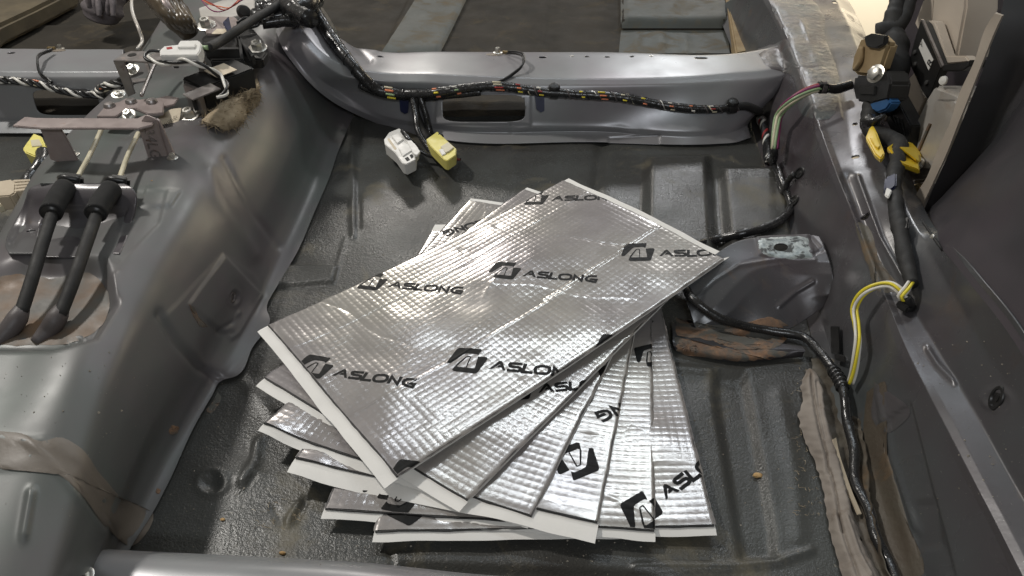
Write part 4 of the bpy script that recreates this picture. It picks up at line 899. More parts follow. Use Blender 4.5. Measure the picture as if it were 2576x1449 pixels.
# brown bracket
Yb = float(P(400, 412, ZT)[1]); zb = float(PY(220, 306, Yb)[2])
bb = thing('cable_bracket', 'brown rusty two-legged bracket spanning the tunnel above the brake cable rods', 'bracket', PY(230, 400, Yb))
prism('top_bar', [(30, 316), (62, 293), (92, 296), (345, 297), (366, 288), (392, 298), (382, 314), (350, 322), (102, 322)], M['brown_steel'], bb, z=zb, vec=(0, 0, -.0025), bevel=.0008)
prism('leg', [(346, 318), (366, 290), (392, 300), (404, 340), (427, 412), (376, 412), (362, 365)], M['brown_steel'], bb, Y=Yb, vec=(0, .003, 0), bevel=.0008)
prism('leg', [(98, 321), (150, 321), (165, 345), (198, 408), (150, 410), (126, 402), (112, 352)], M['brown_steel'], bb, Y=Yb-.002, vec=(0, .003, 0), bevel=.0008)
prism('leg_return', [(392, 300), (400, 305), (440, 395), (427, 412)], M['brown_steel'], bb, Y=Yb+.004, vec=(0, .004, 0), bevel=.0005)
prismz('foot', [(398, 413, ZT+.002), (425, 413, ZT+.002), (455, 390, ZT+.002), (425, 388, ZT+.002)], M['brown_steel'], bb)
prismz('foot', [(150, 410, ZT+.002), (195, 410, ZT+.002), (212, 378, ZT+.002), (170, 380, ZT+.002)], M['brown_steel'], bb)
hexbolt(185, 391, .004, None, bb); hexbolt(434, 398, .0035, None, bb)
def text(name, body_, p, ax, ay, size, mat, parent, ext=.0002):
    cu = bpy.data.curves.new(name, 'FONT'); cu.body = body_; cu.size = size; cu.extrude = ext; cu.align_x = 'CENTER'; cu.align_y = 'CENTER'
    o = bpy.data.objects.new(name, cu); ax = Vector(ax).normalized(); ay = Vector(ay); ay = (ay-ax*ay.dot(ax)).normalized(); az = ax.cross(ay)
    M4 = Matrix((( ax.x, ay.x, az.x, p[0]), (ax.y, ay.y, az.y, p[1]), (ax.z, ay.z, az.z, p[2]), (0, 0, 0, 1)))
    COL.objects.link(o); bpy.context.view_layer.update(); me = bpy.data.meshes.new_from_object(o); me.transform(M4); bpy.data.objects.remove(o); me.materials.clear()
    return link(name, me, mat, parent, False)
text('stamped_marks', '34LG', PY(382, 362, Yb)+np.array([0, -.0008, 0]), PY(391, 390, Yb)-PY(376, 335, Yb), PY(390, 355, Yb)-PY(370, 362, Yb), .017, M['steel'], bb)
# equaliser plate with rivets
eq = thing('equaliser_plate', 'dark riveted brake cable equaliser plate on the tunnel behind the brown bracket', 'plate', P(330, 270, .155))
prism('plate', [(242, 292), (268, 262), (300, 256), (318, 246), (352, 250), (378, 246), (412, 258), (410, 283), (372, 286), (340, 272), (318, 274), (292, 292)], M['brown_steel'], eq, z=.158, vec=(0, 0, -.004), bevel=.0008)
prism('plate', [(330, 262), (420, 240), (450, 245), (438, 262), (410, 268)], M['brown_steel'], eq, z=.153, vec=(0, 0, -.003), bevel=.0008)
for x, y in ((276, 268), (330, 258), (382, 258)): lathe('rivet', P(x, y, .158), (0, 0, 1), [(.0068, 0), (.0068, .002), (.005, .0045), (.002, .005)], M['steel'], eq)
hexbolt(0, 0, .005, None, eq, p=Vector(P(325, 290, .16)), n=(0, -.6, 1), h=.008); hexbolt(0, 0, .005, None, eq, p=Vector(P(298, 238, .15)), n=(.2, -.3, 1), h=.004)
tube('pull_rod', [P(356, 240, .165), P(372, 200, .168), P(392, 155, .172), (P(404, 130, .176))], .0024, M['steel'], eq)
# silver bracket with the white connector on top
Ys = float(P(330, 242, .15)[1]); zs = float(PY(300, 152, Ys)[2])
sbk = thing('connector_bracket', 'silver two-legged sheet bracket carrying the white plug', 'bracket', PY(330, 240, Ys))
prism('top_strip', [(284, 152), (306, 136), (330, 128), (500, 130), (516, 142), (496, 156), (452, 162), (400, 158), (330, 153)], M['steel'], sbk, z=zs, vec=(0, 0, -.002), bevel=.0006)
prism('leg', [(284, 153), (312, 153), (340, 236), (322, 244)], M['steel'], sbk, Y=Ys, vec=(0, .003, 0), bevel=.0006)
prism('leg', [(494, 150), (512, 148), (528, 200), (506, 206)], M['steel'], sbk, Y=Ys+.005, vec=(0, .003, 0), bevel=.0006)
ellipse_disc_p = lathe('slot_hole', P(332, 138, zs+.0002), (0, 0, 1), [(.0055, 0), (.0055, .0003), (.004, .0003)], M['blackp'], sbk)
lg = thing('mounting_lug', 'round-cornered zinc lug bolted beside the silver bracket', 'bracket', P(350, 180, .14))
prism('plate', [(316, 205), (330, 198), (368, 196), (372, 180), (362, 155), (372, 156), (380, 190), (372, 202), (330, 208)], M['steel'], lg, z=.14, vec=(0, 0, -.002), bevel=.0006)
hexbolt(0, 0, .006, None, lg, p=Vector(P(334, 176, .142)), n=(-.1, -.5, 1), h=.008)
wc = thing('connector', 'white plug on the silver bracket above the tunnel', 'plug', P(455, 125, zs))
prism('housing', [(401, 126), (412, 116), (448, 112), (452, 102), (500, 101), (507, 110), (504, 126), (496, 138), (402, 139)], M['white'], wc, z=zs+.018, vec=(0, .002, -.015), bevel=.0012)
prism('latch', [(450, 106), (470, 106), (492, 108), (490, 118), (446, 118)], M['white'], wc, z=zs+.021, vec=(0, 0, -.005), bevel=.0007)
prism('red_mark', [(418, 119), (432, 117), (434, 122), (420, 124)], M['redwire'], wc, z=zs+.0184, vec=(0, 0, -.001), bevel=0)
prism('strap', [(434, 142), (447, 142), (447, 160), (434, 160)], M['blackm'], wc, z=zs+.006, vec=(0, 0, -.006), bevel=.0005)
tube('green_seal', [P(504, 118, zs+.01), P(524, 120, zs+.01)], .003, M['greenwire'], wc, 8)
tw = thing('twisted_pair', 'twisted black and white wire pair from the white plug to the black sensor box', 'wire', P(480, 155, zs))
bundle([P(402, 128, zs+.012), P(376, 132, zs+.012), P(368, 142, zs+.010), P(385, 153, zs+.008), P(425, 159, zs+.008), P(465, 152, zs+.012), P(500, 162, zs+.008), P(530, 175, zs), P(555, 192, zs-.01), P(570, 216, zs-.016), P(566, 236, zs-.02), P(545, 246, zs-.022)], [M['wwire'], M['blackp']], tw, .0019, .046, .0019)
# black sensor box
bx = thing('sensor_box', 'small black box in a silver frame with a paper sticker on the tunnel edge', 'electronic box', P(540, 220, .14))
obox('housing', P(556, 214, .162), (.040, .078, .034), M['blackp'], bx, (.0, .10, R(-36)), .0015)
obox('silver_frame', P(492, 250, .160), (.030, .006, .034), M['steel'], bx, (0, 0, R(-36)), .0008)
obox('frame_slot', P(491, 252, .161), (.004, .0075, .026), M['blackm'], bx, (0, 0, R(-36)), .0005)
obox('frame_top', P(508, 231, .1795), (.020, .040, .0018), M['steel'], bx, (0, .1, R(-36)), .0005)
obox('sticker', P(555, 177, .182), (.026, .030, .0008), M['labelcard'], bx, (0, .1, R(-36)), 0)
tray = thing('mounting_tray', 'dark steel tray edge under the sensor box with a bolt at its front corner', 'bracket', P(520, 280, .14))
prism('tray', [(458, 292), (470, 300), (486, 296), (560, 250), (625, 205), (640, 190), (618, 182), (540, 240), (480, 280)], M['steel'], tray, z=.142, vec=(0, 0, -.002), bevel=.0006)
hexbolt(0, 0, .0075, None, tray, p=Vector(P(478, 291, .143)), n=(-.1, -.2, 1), h=.010)
hexbolt(0, 0, .006, None, tray, p=Vector(P(618, 178, .15)), n=(.1, -.3, 1), h=.007)
# black plastic carrier higher up
kc = thing('plastic_carrier', 'ribbed black plastic carrier bolted at the top of the tunnel', 'bracket', P(590, 120, .15))
prism('base', [(508, 92), (560, 66), (636, 70), (662, 100), (672, 132), (660, 148), (530, 152), (508, 130)], M['blackp'], kc, z=.162, vec=(0, 0, -.014), bevel=.002)
for a in ([(592, 86), (598, 84), (640, 138), (632, 142)], [(598, 84), (604, 86), (612, 148), (604, 148)], [(515, 120), (600, 118), (600, 123), (515, 125)]): prism('rib', a, M['blackm'], kc, z=.174, vec=(0, 0, -.013), bevel=.0006)
prism('steel_plate', [(520, 150), (560, 148), (662, 148), (674, 142), (670, 150), (630, 158), (560, 156)], M['steel'], kc, z=.15, vec=(0, 0, -.002), bevel=.0005)
hexbolt(0, 0, .008, None, kc, p=Vector(P(648, 122, .163)), n=(0, -.2, 1), h=.011)
cl2 = thing('gear_linkage', 'cluttered metal linkage with a bright bolt at the top of the tunnel', 'linkage', P(560, 50, .15))
prism('bracket', [(505, 52), (520, 40), (590, 42), (610, 60), (590, 82), (520, 84)], M['brown_steel'], cl2, z=.166, vec=(0, 0, -.010), bevel=.001)
prism('plate', [(500, 20), (560, 0), (640, -5), (640, 30), (560, 48), (505, 45)], M['alu'], cl2, z=.150, vec=(0, 0, -.006), bevel=.001)
hexbolt(0, 0, .008, None, cl2, p=Vector(P(519, 64, .168)), n=(0, -.3, 1), h=.012)
prism('card', [(532, 85), (545, 72), (592, 73), (588, 84)], M['labelcard'], cl2, z=.172, vec=(0, 0, -.001), bevel=0)
tube('spring_clip', [P(596, 58, .175), P(615, 45, .18), P(650, 62, .17), P(610, 70, .17), P(598, 60, .172)], .002, M['blackp'], cl2)
prism('cap', [(560, 55), (575, 40), (580, 62), (588, 92), (575, 85)], M['navy'], cl2, z=.18, vec=(0, 0, -.006), bevel=.001)
lathe('round_cap', P(612, 32, .175), (.5, -.6, .6), [(.010, 0), (.011, .004), (.008, .008), (.002, .009)], M['blackp'], cl2)
for k in range(3):
    r_ = np.random.default_rng(k+40)
    tw = thing('thin_wire', ('thin red wire arching across the top of the tunnel', 'thin pink wire looping above the linkage', 'thin dark red wire behind the linkage')[k], 'wire', P(580, 20, .2))
    tube('wire', [P(470+10*k, -25+5*k, .20), P(530+20*k, 8+8*k, .20), P(575+10*k, 22-6*k, .205), P(600, 0+3*k, .21), P(590+40*k, -30, .2)], .0009, M[('redwire', 'orangewire', 'purplewire')[k]], tw, 6)
# black bundle at the start of the harness
tb = thing('tape_bundle', 'thick lumpy knot of black tape where the harness starts at the top of the tunnel', 'cable bundle', P(720, 20, .18))
for k, (pp, r_) in enumerate((([(640, 40), (680, 45), (730, 38), (775, 20), (800, -20)], .012), ([(650, 20), (700, 22), (750, 20), (790, -10)], .014), ([(690, -20), (720, 10), (750, 35), (780, 50)], .013), ([(660, 60), (700, 55), (740, 50), (785, 45)], .009), ([(700, 0), (740, -5), (790, -30)], .014))):
    tube('tape_wrap', [P(x, y, .172+.008*(k % 3)) for x, y in pp], r_, M['tape'], tb, 16, .0022, lump=.5, seed=k+50, wrap=.012)
cb = thing('cable', 'thick black cable from the tape knot to the white plug', 'cable', P(600, 60, .19))
tube('sleeve', [P(522, 120, zs+.01), P(548, 108, .20), P(595, 78, .20), P(640, 48, .195), P(680, 25, .19), P(720, 0, .19)], .0062, M['blackm'], cb, 12)
# shifter boot remains, grey cloth, rods on the far left floor
sh = thing('shifter_boot', 'glossy brown crumpled boot hanging over the tunnel top', 'boot', P(430, 30, .16))
tube('boot', [P(360, -60, .22), P(405, -10, .20), P(435, 30, .185), P(462, 62, .17), (P(478, 84, .155))], [.026, .026, .025, .022, .014], M['brownboot'], sh, 20, .003, lump=.22, seed=4)
for k_ in range(5): tube('boot_fold', [P(372+k_*14, -40, .235), P(402+k_*13, 10, .218-.002*k_), P(430+k_*11, 48, .20), P(462+k_*6, 80, .17)], [.003, .005, .006, .003], M['brownboot'], sh, 8, .003, lump=.8, seed=70+k_)
tube('boot_fold', [P(395, -20, .225), P(425, 25, .21), P(455, 60, .19)], [.006, .007, .005], M['brown_steel'], sh, 10, .003, lump=.5, seed=6)
gc = thing('cloth', 'crumpled grey cloth at the upper left behind the crossmember', 'cloth', P(260, 20, .03))
tube('cloth', [P(262, -60, .09), P(262, -5, .07), P(258, 25, .05), P(256, 44, .035)], [.05, .045, .038, .03], M['clothgrey'], gc, 24, .004, lump=.45, seed=9)
for k_ in range(6): tube('cloth_fold', [P(222+k_*13, -60, .10), P(224+k_*12, -5, .085), P(228+k_*11+3*(k_%2), 30+6*(k_%3), .055)], [.010, .009, .004], M['clothgrey'], gc, 8, .003, lump=.8, seed=80+k_)
rd = thing('bent_rod', 'thin bent pale metal rod standing behind the silver bracket', 'rod', P(350, 100, .14))
tube('rod', [P(334, -30, .17), P(338, 45, .16), P(350, 75, .15), P(357, 95, .14), P(346, 124, .135)], .0026, M['alu'], rd)
# paper tag
pt = thing('paper_tag', 'curled cream printed paper tag hanging behind the brown bracket', 'paper tag', P(430, 300, .14))
pr = [[P(x, y, z) for x, y, z in row] for row in ([(398, 296, .142), (430, 275, .15), (456, 271, .152)], [(402, 315, .138), (435, 300, .143), (453, 292, .146)], [(405, 332, .136), (432, 326, .137), (448, 312, .139)], [(412, 346, .135), (428, 342, .135), (442, 332, .1355)])]
panel('card', pr, M['labelcard'], pt, 20, 20, noise=0, reg=False, thick=.0004)
for k in range(3): text('print', ('84 6', 'I HA', '=E=')[k], P(414+14*k, 322-10*k, .1455-.001*k)+np.array([0, 0, .002]), P(440, 300, .14)-P(420, 320, .14), (-.3, .3, .8), .007, M['ink'], pt, 0)
# jute tuft
jt = thing('jute_tuft', 'frayed brown jute padding sticking out under the sensor box', 'padding', P(590, 270, .135))
jb = [[P(x, y, z) for x, y, z in r_] for r_ in ([(508, 300, .138), (560, 262, .140), (610, 228, .140), (648, 200, .138)], [(520, 310, .145), (570, 278, .150), (615, 246, .150), (650, 222, .145)], [(545, 318, .140), (590, 300, .140), (620, 272, .135), (652, 242, .128)], [(572, 328, .125), (592, 320, .12), (618, 292, .115), (640, 268, .115)])]
panel('pad', jb, M['jute'], jt, 60, 40, noise=.012, reg=False, thick=.006)
V = []; F = []
for k in range(1500):
    u, v = rng.random(), rng.random()**.8; a = crom([crom(r_, 20)[int(u*19)] for r_ in jb], 20)[int(v*19)]
    d = rng.normal(0, 1, 3)*.5+np.array([.2, -.5, -.5*v+.15]); d /= np.linalg.norm(d); s_ = np.cross(d, rng.normal(0, 1, 3)); s_ /= np.linalg.norm(s_); ln = .003+rng.random()*.008; b0 = len(V)
    bend = rng.normal(0, .004, 3)
    for t_, w__ in ((0, .0004), (.5, .0004), (1, .0001)): 
        c = a+d*ln*t_+bend*t_*t_+rng.normal(0, .0008, 3); V += [c-s_*w__, c+s_*w__]
    F += [(b0, b0+1, b0+3, b0+2), (b0+2, b0+3, b0+5, b0+4)]
me = bpy.data.meshes.new('fibres'); me.from_pydata([tuple(v) for v in V], [], F); tag(link('fibres', me, M['jute'], jt), kind='stuff')
# plugs at the left edge
yc = thing('connector', 'yellow plug lying left of the tunnel by the brown bracket', 'plug', P(88, 370, .10))
prism('housing', [(56, 372), (72, 350), (84, 334), (104, 342), (118, 378), (112, 388), (98, 398), (62, 382)], M['yellow'], yc, z=.108, vec=(0, .003, -.022), bevel=.0015)
prism('face', [(76, 352), (98, 350), (106, 366), (80, 368)], M['cream'], yc, z=.1092, vec=(0, 0, -.002), bevel=.0004)
prism('step', [(98, 396), (86, 380), (112, 376), (118, 384)], M['yellow'], yc, z=.110, vec=(0, 0, -.004), bevel=.0006)
bc = thing('connector', 'beige ribbed plug at the left picture edge', 'plug', P(35, 470, .11))
prism('housing', [(-10, 456), (30, 450), (40, 462), (38, 484), (24, 492), (-10, 494)], M['beige'], bc, z=.116, vec=(0, .002, -.02), bevel=.0015)
for k in range(4): prism('terminal_cover', [(32, 452+k*8), (76, 450+k*7), (78, 455+k*7), (34, 458+k*8)], M['beige'], bc, z=.115, vec=(0, 0, -.012), bevel=.0006)
prism('lower_tab', [(-10, 486), (14, 490), (10, 512), (-10, 520)], M['cream'], bc, z=.104, vec=(0, 0, -.01), bevel=.0015)
bk = thing('cable', 'black cable lying between the beige plug and the tunnel', 'cable', P(70, 440, .10))
tube('sleeve', [P(110, 385, .11), P(100, 415, .11), P(80, 440, .105), P(60, 478, .10), P(20, 505, .10), P(-30, 520, .1)], .008, M['tape'], bk, 12, .003, lump=.4, seed=31)

# ================================================================== RIGHT SIDE
wall_l = thing('workshop_wall', 'bright cream wall seen through the door opening at the top right', 'wall', (3.2, 5.2, -2.0))
bm = bmesh.new(); bmesh.ops.create_cube(bm, size=1); bmesh.ops.transform(bm, matrix=Matrix.Translation((3.2, 5.2, -.6)) @ Matrix.Diagonal((4.4, .08, 5, 1)), verts=bm.verts); bmobj('wall_face', bm, M['wall'], wall_l)
pil_ = thing('door_pillar_trim', 'dark purplish door pillar trim rising at the right picture edge', 'trim panel', PX(2450, 400, .5))
pa = [(2540, -60, .475), (2510, 60, .47), (2475, 170, .468), (2440, 255, .466), (2390, 378, .464), (2335, 502, .462), (2312, 560, .462)]
XA = [PX(*a) for a in pa]
XB = [p+np.array([.030, -.012, .012]) for p in XA]; XC = [p+np.array([.045, -.07, .03]) for p in XA]; XD = [p+np.array([.040, -.17, .03]) for p in XA]; XE = [p+np.array([.06, -.20, .04]) for p in XA]; XF = [p+np.array([.09, -.34, .05]) for p in XA]
panel('trim_skin', [XA, XB, XC, XD, XE, XF], M['trim_dark'], pil_, 100, 80, noise=.004, linear=6, reg=False)
ed = thing('trim_edge', 'beige torn edge strip of the pillar trim beside the aluminium housing', 'trim panel', PX(2400, 300, .46))
ea = [(2520, 40), (2504, 73), (2470, 160), (2438, 243), (2408, 318), (2386, 375), (2352, 450), (2326, 505), (2316, 530)]
panel('strip', [[PX(x-s*19-(5 if i % 2 else 0)*s, y-s*6, .459-s*.004) for i, (x, y) in enumerate(ea)] for s in (1, .5, 0)], M['trim_beige'], ed, 60, 10, noise=.002, reg=False, thick=.003)
r4p = [PX(2318, 530, .47)]+[P(*a) for a in r4[4:]]
panel('trim_lower', [[p+np.array([-.002, 0, -.01]) for p in r4p], [p+np.array([.012, 0, .02]) for p in r4p], [p+np.array([.030, -.02, .10]) for p in r4p], [p+np.array([.045, -.04, .24]) for p in r4p], [p+np.array([.06, -.08, .4]) for p in r4p]], M['trim_dark'], pil_, 100, 60, noise=.003, linear=4, reg=False)
dk = thing('pillar_backdrop', 'added dark backdrop panel behind the seat belt parts', 'panel', PX(2400, 300, .62))  # added backdrop, closes the opening so the bright world stays hidden
prism('panel', [(2236, 90), (2262, 52), (2300, 10), (2330, -80), (2760, -80), (2760, 700), (2420, 640), (2260, 480), (2225, 300)], M['trim_dark'], dk, X=.62, vec=(.01, 0, 0), bevel=0)
ah = thing('alu_housing', 'dull aluminium motor housing with a screw inside the pillar', 'motor housing', PX(2340, 350, .5))
prism('cover', [(2350, 214), (2400, 232), (2430, 247), (2408, 336), (2344, 456), (2290, 462), (2281, 440), (2280, 375), (2303, 306), (2328, 250)], M['alu'], ah, X=.50, vec=(.05, .0, 0), bevel=.004)
prism('raised_face', [(2352, 250), (2400, 250), (2412, 262), (2398, 330), (2345, 430), (2304, 425), (2300, 400), (2322, 320)], M['alu'], ah, X=.4965, vec=(.005, 0, 0), bevel=.003)
lathe('screw', PX(2314, 411, .493), (-1, -.2, .3), [(.007, 0), (.007, .002), (.0045, .004), (.002, .003)], M['zinc'], ah)
prism('seam', [(2300, 392), (2336, 310), (2340, 312), (2304, 396)], M['rust'], ah, X=.4945, vec=(.003, 0, 0), bevel=0)
br_ = thing('brass_fitting', 'round brass fitting below the aluminium housing', 'fitting', PX(2300, 485, .49))
tube('barrel', [PX(2268, 488, .49), PX(2280, 486, .492), PX(2282, 486, .492), PX(2302, 484, .495), PX(2304, 484, .495), PX(2326, 482, .50)], [.010, .0115, .010, .0115, .010, .0112, .0105], M['brass'], br_, 20, .001)
bp_ = thing('pillar_cover', 'beige plastic pillar cover at the top right', 'trim panel', PX(2390, 60, .53))
prism('cover', [(2352, -60), (2430, -60), (2428, 20), (2404, 150), (2366, 147), (2340, 80)], M['trim_beige'], bp_, X=.53, vec=(.04, 0, 0), bevel=.003)
prism('cover_tray', [(2322, 52), (2352, 54), (2380, 140), (2428, 140), (2440, 156), (2372, 162), (2364, 160)], M['trim_beige'], bp_, X=.515, vec=(.012, 0, 0), bevel=.0015)
prism('lower_cover', [(2303, 174), (2330, 245), (2298, 316), (2286, 290), (2275, 232), (2285, 195)], M['trim_beige'], bp_, X=.525, vec=(.03, 0, 0), bevel=.003)
prism('upper_shade', [(2322, 0), (2352, -20), (2345, 60), (2318, 95), (2300, 60)], M['trim_beige'], bp_, X=.56, vec=(.02, 0, 0), bevel=.002)
rt = thing('belt_retractor', 'black seat belt retractor with a white lettered label', 'seat belt retractor', PX(2320, 150, .5))
prism('side_plate', [(2299, 104), (2316, 50), (2326, 60), (2368, 168), (2334, 252), (2320, 232), (2286, 158)], M['blackp'], rt, X=.505, vec=(.01, 0, 0), bevel=.001)
prism('bright_edge', [(2316, 48), (2320, 50), (2370, 166), (2366, 170)], M['steel'], rt, X=.5035, vec=(.003, 0, 0), bevel=0)
prism('frame', [(2366, 166), (2372, 162), (2430, 156), (2440, 150), (2438, 166), (2420, 178), (2372, 180)], M['blackp'], rt, X=.505, vec=(.02, 0, 0), bevel=.001)
prism('label', [(2320, 98), (2347, 150), (2336, 177), (2311, 120)], M['white'], rt, X=.5043, vec=(.001, 0, 0), bevel=0)
text('label_letter', 'R', PX(2339, 158, .5034), PX(2344, 150, .504)-PX(2336, 168, .504)+np.array([0, 0, 0]), PX(2320, 130, .504)-PX(2340, 160, .504), .015, M['ink'], rt, 0)
text('label_letter', 'Y', PX(2318, 113, .5034), PX(2324, 104, .504)-PX(2314, 118, .504), PX(2311, 100, .504)-PX(2325, 120, .504), .010, M['ink'], rt, 0)
for x, y in ((2302, 132), (2303, 162), (2332, 208)): lathe('rivet', PX(x, y, .5045), (-1, 0, .3), [(.0035, 0), (.003, .0015), (.001, .002)], M['blackm'], rt, 12)
lathe('white_cap', PX(2374, 203, .50), (-1, -.3, .3), [(.0055, 0), (.005, .002), (.001, .003)], M['white'], rt, 14)
cr = thing('ribbed_block', 'black ribbed plastic block leaning by the retractor', 'plastic block', PX(2255, 320, .49))
prism('block', [(2226, 299), (2250, 238), (2292, 316), (2278, 398), (2262, 370)], M['blackp'], cr, X=.488, vec=(.018, 0, 0), bevel=.0012)
for k in range(4): prism('rib', [(2236+k*9, 282+k*3+8), (2239+k*9, 282+k*3+8), (2270+k*4, 350+k*8), (2266+k*4, 350+k*8)], M['blackm'], cr, X=.4865, vec=(.003, 0, 0), bevel=0)
prism('brown_edge', [(2222, 306), (2250, 234), (2253, 240), (2228, 302)], M['brownpaint'], cr, X=.487, vec=(.01, 0, 0), bevel=.0005)
# relay holder with tan foam
rh = thing('relay_holder', 'black relay holder wrapped in tan foam with a square bolt on the sill', 'relay', PX(2190, 200, .45))
prism('tan_foam', [(2140, 175), (2146, 140), (2166, 92), (2215, 90), (2235, 110), (2222, 150), (2212, 180), (2182, 192), (2150, 188)], M['tanfoam'], rh, X=.452, vec=(.014, .0, 0), bevel=.004)
tube('foam_fold', [PX(2150, 175, .449), PX(2166, 150, .449), PX(2168, 118, .449)], .003, M['tanfoam'], rh, 8)
prism('cap', [(2172, 92), (2190, 84), (2226, 90), (2222, 112), (2204, 122), (2178, 118)], M['blackp'], rh, X=.447, vec=(.006, 0, 0), bevel=.0015)
prism('housing', [(2150, 190), (2182, 190), (2232, 178), (2240, 210), (2232, 252), (2190, 262), (2152, 254), (2144, 222)], M['blackp'], rh, X=.450, vec=(.026, 0, 0), bevel=.003)
prism('housing_step', [(2160, 215), (2200, 218), (2198, 240), (2162, 238)], M['blackm'], rh, X=.4475, vec=(.004, 0, 0), bevel=.001)
lathe('washer', PX(2204, 186, .447), (-1, -.35, .5), [(.0115, 0), (.0115, .0015), (.009, .002)], M['zinc'], rh, 24); lathe('square_head', PX(2203, 186, .4455), (-1, -.35, .5), [(.0085, 0), (.0085, .006), (.006, .0075)], M['zinc'], rh, 6)
bq = thing('connector', 'blue plug under the black relay holder', 'plug', PX(2215, 265, .455))
prism('housing', [(2188, 258), (2232, 244), (2240, 258), (2228, 276), (2208, 284), (2190, 276)], M['blue'], bq, X=.452, vec=(.014, 0, 0), bevel=.002)
# black pillar harness and hanging webbing
ph = thing('wiring_harness', 'thick fuzzy black harness running up the door pillar', 'wiring harness', PX(2240, 120, .5))
tube('sleeve', [PX(2262, -40, .52), PX(2254, 20, .51), PX(2244, 70, .50), PX(2252, 130, .495), PX(2256, 190, .49), PX(2240, 240, .485), PX(2215, 280, .475)], [.010, .010, .014, .016, .015, .012, .012], M['blackm'], ph, 14, .003, lump=.4, seed=2)
tube('sleeve', [PX(2300, -40, .54), PX(2278, 30, .52), PX(2250, 75, .50), PX(2205, 85, .48)], [.009, .010, .010, .012], M['blackm'], ph, 12, .003, lump=.4, seed=12)
dp = [PX(2195, 262, .462), PX(2190, 300, .452), PX(2204, 335, .445)]+[onp(x, y, .014) for x, y in ((2232, 375), (2248, 430), (2256, 490), (2264, 545))]+[onp(x, y, .010) for x, y in ((2278, 600), (2290, 650), (2302, 690), (2314, 728))]
dh = thing('wiring_harness', 'thick black felt-taped harness hanging along the right sill down to the yellow and white wires', 'wiring harness', dp[5]); dpc = smoothpath(crom(dp, 90), 3)
tube('sleeve', dpc, [.011, .012, .0105, .0095, .009, .0085, .008, .0078, .0075, .007, .006], M['blackm'], dh, 14, .002, lump=.35, seed=7, wrap=.012)
tube('loose_tape', [PX(2180, 300, .447), PX(2205, 300, .442), PX(2228, 288, .45)], [.004, .009, .002], M['tape'], dh, 10, .003, lump=.6)
prism('cable_tie', [(2238, 490), (2262, 480), (2270, 512), (2250, 530), (2236, 520)], M['navy'], dh, lift=.024, vec=(.004, .003, -.012), bevel=.002)
prism('cable_tie', [(2246, 520), (2262, 528), (2254, 548), (2242, 540)], M['white'], dh, lift=.026, vec=(.001, .001, -.003), bevel=.001)
prism('side_clip', [(2276, 575), (2300, 572), (2302, 600), (2280, 608)], M['blackp'], dh, lift=.014, vec=(.003, .002, -.010), bevel=.002)
for k, (pl, xx, lab) in enumerate(((([(2188, 372), (2196, 366), (2208, 388), (2230, 440), (2222, 454), (2204, 440), (2180, 398)]), .438, 'left yellow clip gripping the black harness on the sill'), (([(2238, 388), (2252, 386), (2274, 410), (2276, 424), (2268, 432), (2272, 462), (2258, 456), (2232, 412)]), .442, 'right yellow clip gripping the black harness near the brass fitting'))):
    yk = thing('clip', lab, 'clip', onp(*pl[3], .02)); prism('body', pl, M['yellow2'], yk, lift=.028-.006*k, vec=(.004, .003, -.008), bevel=.0015)
    m0 = np.mean(pl, 0); prism('inner_step', [tuple(m0+(np.array(q)-m0)*.5) for q in pl], M['yellow2'], yk, lift=.0305-.006*k, vec=(.001, .001, -.003), bevel=.0006)
# yellow and white wires
yw = thing('wire_bundle', 'yellow and white wires looping from the sill clip down to the floor harness', 'wires', onp(2200, 800, .01))
w1 = crom([onp(2312, 722, .010), onp(2316, 745, .016), onp(2305, 768, .018), onp(2288, 776, .012)], 30)
w2 = crom([onp(2282, 762, .010), onp(2250, 748, .016), onp(2215, 752, .018), onp(2195, 785, .018), onp(2196, 825, .016), onp(2200, 860, .016), onp(2190, 905, .014), onp(2172, 945, .01), onp(2160, 966, .008)], 90)
for ww in (w1, w2): bundle(ww, [M[k] for k in ('ywire', 'wwire', 'ywire', 'wwire')], yw, .0024, .30, .00145, phase=.6)
ck = thing('clip', 'black clip holding the yellow and white wires on the sill edge', 'clip', onp(2285, 775, .004))
p, n = on(2286, 778, .004); obox('base', p, (.022, .012, .007), M['blackp'], ck, (0, .3, .5), .0015); lathe('post', p, n, [(.006, 0), (.006, .006), (.004, .011), (.002, .012)], M['blackp'], ck, 14)
# floor harness along the sill foot
fp = surfpath([(1715, 735), (1748, 765), (1800, 798), (1870, 826), (1950, 848), (2020, 866), (2068, 892), (2108, 925), (2140, 968), (2156, 1010), (2160, 1060), (2166, 1150), (2170, 1230), (2175, 1300), (2192, 1370), (2225, 1430), (2275, 1500)], [.02, .014, .010, .008, .008, .010, .010, .010, .010, .012, .012, .012, .012, .012, .012, .010, .010])
fpc = smoothpath(crom(fp, 150), 3)
fh = thing('wiring_harness', 'black taped cable from under the mats over the rusty flange and along the sill foot', 'wiring harness', fpc[60])
tube('tape_sleeve', fpc[:85], .0050, M['tape'], fh, 14, .0012, lump=.2, seed=14, wrap=.010); tube('tape_sleeve', fpc[84:], .0046, M['tape'], fh, 14, .0012, lump=.2, seed=15, wrap=.008)
for k in range(5): tube('tape_end', [fpc[76+k*2], fpc[78+k*2]], [.006, .0068], M['tape'], fh, 10, n=3)
kc2 = thing('clip', 'upright black strap clip by the floor harness at the sill foot', 'clip', onp(2112, 880, .004)); prism('strap', [(2100, 822), (2122, 822), (2124, 890), (2102, 890)], M['blackp'], kc2, vec=(-.002, -.002, .001), lift=.004, bevel=.0006)
prism('base', [(2118, 890), (2142, 898), (2144, 914), (2116, 906)], M['blackp'], kc2, vec=(-.002, -.002, .001), lift=.006, bevel=.0006)
st = thing('strut_cord', 'thin dark cord crossing the right trim with a bright bead', 'cord', onp(2400, 640, .004))
